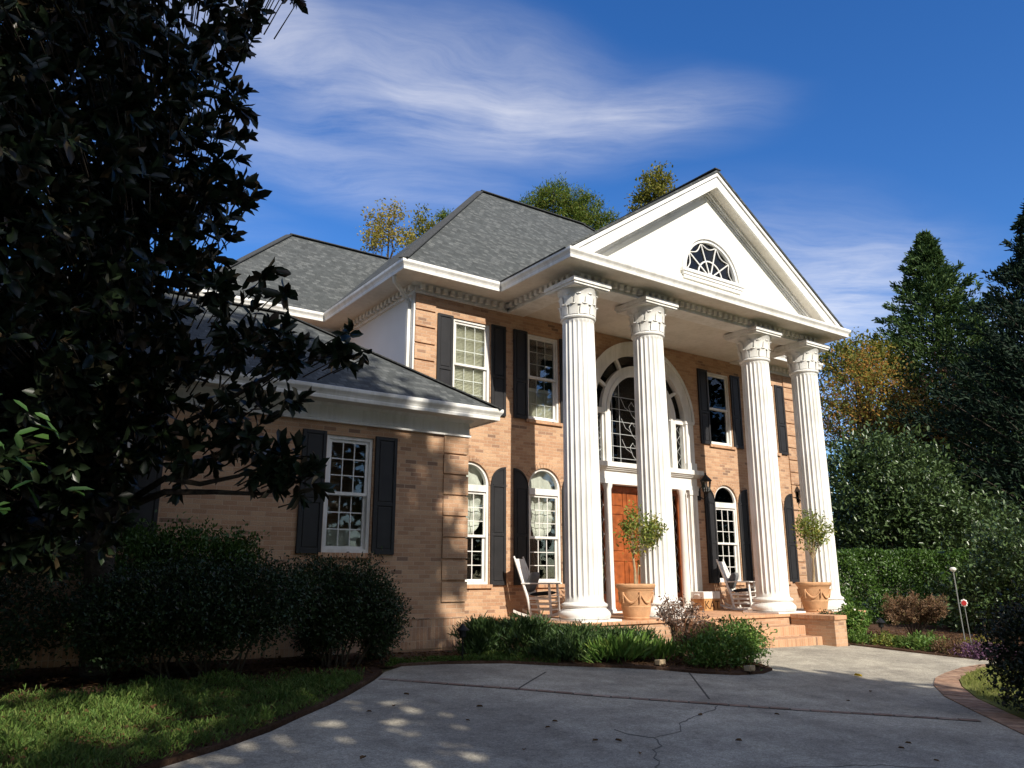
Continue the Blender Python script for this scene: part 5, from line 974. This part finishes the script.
# ---- trees on the right and beyond the roof
def conifer(name, label, base, h, w, n_br, m, group, dens=26, zmin=.06, L=.55):
    t = thing(name, label, 'tree', base, group); b = np.array(base); mb = MB(); mb.tube([b-np.array([0, 0, .3]), b+np.array([0, 0, h*.5]), b+np.array([.1, 0, h*.99])], [h*.018, h*.011, .02], 8); P = []; D = []
    for k in range(n_br):
        f = zmin+(1-zmin)*((k+RNG.random())/n_br)**.92; a = k*2.399+RNG.normal()*.3; prof = (1-f)**.86*(1-math.exp(-f*9))*1.22*(1-.42*f)+.012; ln = w*prof*RNG.uniform(.62, 1.22); z = h*f; dr = np.array([math.cos(a), math.sin(a), 0]); tip = b+np.array([0, 0, z])+dr*ln+np.array([0, 0, ln*(.28 if f > .35 else .08)]); st = b+np.array([0, 0, z-.2*ln])
        mb.tube([st, (st+tip)/2+np.array([0, 0, -.06*ln]), tip], [.05*(1-f)+.015, .03*(1-f)+.01, .006], 4); m_ = int(dens*(.35+ln/w*1.6)); u = RNG.random(m_)**.65; q = st+(tip-st)*u[:, None]; side = np.cross(dr, [0, 0, 1.0]); sp = (1-u)*.30*ln+.10
        P.append(q+side*(RNG.normal(size=m_)*sp*.9)[:, None]+np.array([0, 0, 1.0])*(RNG.normal(size=m_)*sp*.45)[:, None]); D.append(unit(dr*.7+np.array([0, 0, .5])+rnd(m_)*.75))
    P = np.concatenate(P); D = np.concatenate(D); n = len(P); s = RNG.uniform(.6, 1.3, n); V, F = leaves(P, D, rnd(n), L*s, L*.30*s, .2); mb.build('trunk', M['bark'], t); np_mesh('crown', V, F, m, t)
CG = 'tall conifers right of the house'
def cbase(px, py, d): p = at(px, py, d); return (p.x, p.y, gz(p.x, p.y))
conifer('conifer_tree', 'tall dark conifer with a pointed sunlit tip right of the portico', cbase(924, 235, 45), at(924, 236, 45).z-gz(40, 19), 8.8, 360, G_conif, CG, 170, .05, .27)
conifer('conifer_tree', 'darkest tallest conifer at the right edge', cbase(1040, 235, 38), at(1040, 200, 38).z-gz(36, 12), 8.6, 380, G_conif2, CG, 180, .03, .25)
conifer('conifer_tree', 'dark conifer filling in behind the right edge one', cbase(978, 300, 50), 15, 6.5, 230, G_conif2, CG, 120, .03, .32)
def broad(name, label, px, py, d, lumps, ncl, per, rc, L, W, m, group=None, r=.2, bark='bark', **kw):
    lm = lumps_at(*lumps); p = at(px, py, d); b = (p.x, p.y, gz(p.x, p.y)); top = (p.x, p.y, max(l[2] for l in lm)-.3); return tree(name, label, 'tree', b, top, r, lm, clump_crown(lm, ncl, per, rc, L, W, **kw), m, group, bark)
TG = 'autumn trees around the house'
broad('autumn_tree', 'orange and rust autumn tree behind the fourth column', 858, 400, 39, [(850, 385, 39, 1.9, 1.6), (880, 395, 39, 1.8, 1.5), (850, 425, 39, 1.8, 1.3), (905, 420, 40, 1.6, 1.3), (868, 370, 39, 1.4, 1.0), (930, 435, 41, 1.6, 1.4), (830, 410, 39, 1.5, 1.6)], 640, 14, .42, .13, .085, G_orange, TG, .16, r0=.35, spread=1.1)
broad('autumn_tree', 'green topped tree just above the orange one', 858, 380, 42, [(852, 358, 42, 1.6, .9), (835, 366, 42, 1.4, 1.0), (876, 362, 42, 1.2, .7)], 220, 14, .4, .19, .11, G_yg, TG, .15)
broad('autumn_tree', 'brown leaved tree between the orange tree and dark conifer', 930, 420, 43, [(915, 425, 43, 2.2, 1.9), (940, 405, 43, 1.9, 1.8), (900, 450, 43, 2.0, 1.5)], 300, 12, .5, .2, .11, G_brown, TG, .16)
broad('autumn_tree', 'pale thin yellow tree beyond the left roof', 388, 250, 46, [(385, 235, 46, 1.25, 1.2), (378, 215, 46, .7, .6), (398, 212, 46, .7, .6), (372, 242, 46, .7, .9), (405, 238, 46, .9, .9)], 170, 11, .38, .18, .11, G_yellow, TG, .1, r0=.2)
broad('autumn_tree', 'yellow green tree touching the left roof edge', 428, 245, 50, [(425, 228, 50, 1.0, 1.1), (436, 240, 50, 1.2, 1.2), (412, 244, 50, .9, .9)], 170, 11, .36, .19, .11, G_yg, TG, .12, r0=.2)
broad('pine_tree', 'green pine crown rising behind the main roof ridge', 565, 240, 50, [(560, 205, 50, 1.8, 1.0), (540, 200, 50, 1.0, .7), (585, 208, 50, 1.3, .9), (575, 230, 50, 2.2, 1.4), (602, 222, 50, .9, .7), (530, 215, 50, 1.2, 1.0), (555, 190, 50, .9, .4)], 700, 26, .36, .24, .055, G_pine, None, .25, r0=.35, spread=1.2)
broad('pine_tree', 'sliver of dark green pine beside the main roof hip', 446, 235, 52, [(447, 218, 52, .5, .5), (455, 232, 52, .8, .9)], 130, 24, .3, .22, .055, G_pine, None, .15)
broad('autumn_tree', 'yellow tipped tree peeking above the pediment', 655, 220, 50, [(655, 190, 50, 1.2, 1.1), (668, 205, 50, 1.2, 1.2), (642, 206, 50, .9, 1.0), (660, 178, 50, .7, .5)], 300, 14, .36, .2, .12, G_yg, TG, .15)
for i, (x, y, z, r) in enumerate(((4, 50, 7, 5), (15, 56, 8, 5.5), (27, 58, 8, 5), (44, 52, 6, 5), (58, 36, 7, 6), (62, 24, 6, 6), (66, 8, 6, 6))):
    lm = [(x, y, z, r, r, r*.8), (x+r*.5, y-r*.3, z-1.5, r*.7, r*.7, r*.6), (x-r*.6, y, z-2, r*.7, r*.7, r*.6)]
    if i >= 4: tree('woodland_tree', ['', '', '', '', 'dark woodland tree glimpsed behind the holly', 'shaded woodland tree behind the conifers', 'dark woodland tree beyond the right edge'][i], 'tree', (x, y, gz(x, y)), (x, y, z), .3, lm, clump_crown(lm, 420, 14, .7, .45, .26, ), G_tree, 'woodland beyond the garden')
# ---- tall yard trees behind the viewer: they throw the shade over the drive and the wing
SH = 'tall yard trees behind the viewer'
def shade_tree(label, x, y, lumps, ncl, per=12, L=.42, W=.26, rc=.6):
    tree('yard_tree', label, 'tree', (x, y, gz(x, y)), (x, y, max(l[2] for l in lumps)-.5), .28, lumps, clump_crown(lumps, ncl, per, rc, L, W, r0=.1), G_tree, SH)
shade_tree('tall oak behind the viewer whose shade covers the wing', 1.6, -7.0, [(1.8, -7, 7.4, 3.2, 2.4, 2.3), (2.3, -7, 13.3, 3.1, 2.6, 2.6), (1.2, -7, 17, 2.6, 2.4, 2.6), (3.6, -6.5, 14.6, 1.9, 1.8, 1.9), (4.6, -7, 10.5, 1.6, 2, 1.8)], 1050)
shade_tree('second tall oak behind the viewer, left of the first', -4.6, -7.5, [(-4.6, -7.5, 8, 3.4, 2.6, 3.4), (-4.2, -7.5, 13.5, 3.4, 2.6, 3.4), (-4.4, -7.5, 17.5, 2.8, 2.4, 2.5)], 1250)
shade_tree('lower yard tree behind the viewer shading the middle of the drive', 6.9, -6.4, [(6.7, -6.2, 7.6, 2.9, 2.3, 2.3), (8.0, -6.6, 8.6, 1.9, 1.8, 1.7), (5.6, -6.6, 8.8, 2.2, 2.0, 1.8)], 900)
def far_trees():   # the wooded far side of the street, which the windows mirror
    lumps = []
    for k in range(16):
        x = -46+9.0*k+random.uniform(-2, 2); y = -27+random.uniform(-2, 2)+.008*(x-25)**2; h = random.uniform(16, 20)+(7 if x > 26 else 0); lumps += [(x, y, h*.68, 5, 3.5, h*.32), (x+2.5, y+1, h*.35, 5, 3.5, h*.33)]
    V, F = clump_crown(lumps, 4200, 9, .9, .9, .6, r0=.3); o = np_mesh('far_woods', V, F, G_tree); tag(o, 'wooded far side of the street behind the viewer', 'woods', kind='stuff')
far_trees()
# ---- ground cover, lawn blades, fallen leaves
def inside(poly, x, y):
    c = False
    for (x1, y1), (x2, y2) in zip(poly, poly[1:]+poly[:1]):
        if (y1 > y) != (y2 > y) and x < (x2-x1)*(y-y1)/(y2-y1)+x1: c = not c
    return c
def scatter(poly, n):
    xs = [p[0] for p in poly]; ys = [p[1] for p in poly]; out = []
    while len(out) < n:
        x, y = random.uniform(min(xs), max(xs)), random.uniform(min(ys), max(ys))
        if inside(poly, x, y): out.append((x, y))
    return np.array(out)
GZ = lambda a: np.array([gz(x, y) for x, y in a])
def turf(name, label, poly, n, h, L, W, m, lean=.7):
    p = scatter(poly, n); tuft = np.sin(p[:, 0]*5.1+1.3*np.sin(p[:, 1]*4.3))*np.sin(p[:, 1]*6.3+p[:, 0]*2.1)*.5+.5; P = np.column_stack([p, GZ(p)+.02+h*tuft*RNG.random(n)]); D = unit(np.array([0, 0, 1.0])+rnd(n)*lean); s = RNG.uniform(.6, 1.3, n)*(.6+.6*tuft); V, F = leaves(P, D, rnd(n), L*s, W*s, .1); o = np_mesh(name, V, F, m); tag(o, label, 'ground cover', kind='stuff')
turf('ground_cover', 'feathery green ground cover between the drive and the dark shrubs', [(-3, 4.65), (.2, 5.8), (1.40, 6.45), (1.92, 6.79), (2.45, 7.22), (2.88, 7.66), (3.36, 8.13), (3.77, 8.57), (4.3, 9.2), (3.9, 9.5), (2.4, 9.45), (.8, 9.3), (-3, 9.0)], 85000, .17, .052, .0095, G_grass, .9)
turf('ground_cover', 'low green ground cover at the foot of the brick corner', [(5.0, 10.1), (5.33, 10.28), (6.0, 10.27), (6.9, 10.03), (7.54, 9.55), (7.8, 9.9), (7.0, 10.5), (5.4, 10.6)], 7000, .08, .045, .016, G_grass, .9)
turf('grass', 'short yellow green lawn inside the brick kerb', [(x+.04, y-.03) for x, y in KERB_OUT[:12]]+[(10.5, 1), (15, 1.5), (18, 4), (16.5, 6.6)], 42000, .01, .05, .007, G_lawn, .6)
def litter(name, label, poly, n, L, m):
    p = scatter(poly, n); P = np.column_stack([p, GZ(p)+.045+RNG.random(n)*.02]); D = unit(rnd(n)*np.array([1, 1, .25])); s = RNG.uniform(.5, 1.4, n); V, F = leaves(P, D, unit(rnd(n)*.5+np.array([0, 0, 1.0])), L*s, L*.5*s, .25); o = np_mesh(name, V, F, m); tag(o, label, 'leaf litter', kind='stuff')
litter('leaf_litter', 'brown leaf litter over the mulch below the magnolia', [(-3, 4.72)]+[(x-.06, y+.06) for x, y in LEFT_EDGE[1:]]+[(5.3, 10.5), (5.3, 11.2), (-3, 11.2)], 5200, .065, G_fall)
litter('leaf_litter', 'brown bark and leaf litter on the bed before the porch', [(x, y+.06) for x, y in BED_EDGE[:11]]+[(11.1, 9.9), (8.8, 10.6), (5.4, 11.2)], 2600, .05, G_fall)
litter('leaf_litter', 'leaf litter between the plants of the right flower bed', [(15.4, 9.8)]+[(x+.1, y) for x, y in WALK]+[(19, 7.2), (22, 9), (19, 12), (15.5, 10.6)], 2200, .06, G_fall)
def fallen(i, x, y, r, m, label, group=None):
    n = 1; a = random.uniform(0, 6.28); P = np.array([[x, y, gz(x, y)+.012]]); D = np.array([[math.cos(a), math.sin(a), .12]]); V, F = leaves(P, D, np.array([[.15*math.sin(a), .1, 1.0]]), [r], [r*.62], .35); o = np_mesh('fallen_leaf', V, F, m); tag(o, label, 'leaf', group)
for i, (px, py) in enumerate(((409, 696), (483, 708), (558, 723), (598, 742), (525, 751), (622, 743), (360, 761), (470, 722), (395, 707), (372, 713), (545, 729), (698, 716), (850, 702), (912, 745), (905, 750), (940, 763), (735, 742), (870, 693), (780, 716), (640, 756))):
    d = RX*((px-512)/FPX)-UX*((py-384)/FPX)+FX; t = -1.6/(d.z+.0159*d.x-.0453*d.y); fallen(i, d.x*t, d.y*t, random.uniform(.045, .08), G_fall, 'brown fallen leaf lying on the concrete drive', 'fallen leaves on the drive')
fallen(99, 11.2, 7.0, .13, leaf_mat('yellow_fallen', ((.62, .42, .02), (.62, .42, .02)), .6, .2), 'bright yellow leaf on the sunlit drive near the steps')
# ---- standard trees in the planters
def topiary(x, y, label, px, py, d, trunk_top):
    b = (x, y, FLOOR+.6); c = at(px, py, d); t = thing('potted_tree', label, 'potted tree', b, 'standard trees in the porch planters'); mb = MB(); tp = Vector(trunk_top)
    mb.tube([b, Vector(b).lerp(tp, .5)+Vector((.02, 0, 0)), tp], [.03, .024, .02], 8); mb.tube([(x+.05, y, FLOOR+.6), (x+.1, y, FLOOR+1.0)], [.012, .01], 6); lm = [(c.x, c.y, c.z, .36, .36, .30), (c.x+.24, c.y, c.z+.08, .26, .26, .24), (c.x-.25, c.y, c.z+.10, .24, .24, .25), (c.x-.2, c.y, c.z+.36, .12, .12, .2), (c.x-.22, c.y, c.z-.3, .10, .10, .15), (c.x+.1, c.y, c.z-.22, .2, .2, .14), (c.x+.4, c.y, c.z+.02, .12, .12, .12)]
    limbs(mb, tp, [Vector(l[:3]) for l in lm]+[Vector(l[:3])+Vector((random.uniform(-.2, .2), random.uniform(-.2, .2), .1)) for l in lm], .012, n=5); mb.build('trunk', M['paletrunk'], t); V, F = clump_crown(lm, 130, 9, .12, .075, .035, r0=.15, spread=1.2); np_mesh('crown', V, F, G_topi, t)
topiary(PT1[0], PT1[1], 'slender standard tree with a loose green crown in the left planter', 641, 531, 15.5, tuple(at(633, 556, 15.45)))
topiary(PT2[0], PT2[1], 'slender standard tree with a pale loose crown in the right planter', 812, 530, 19.5, tuple(at(813, 560, 19.5)))
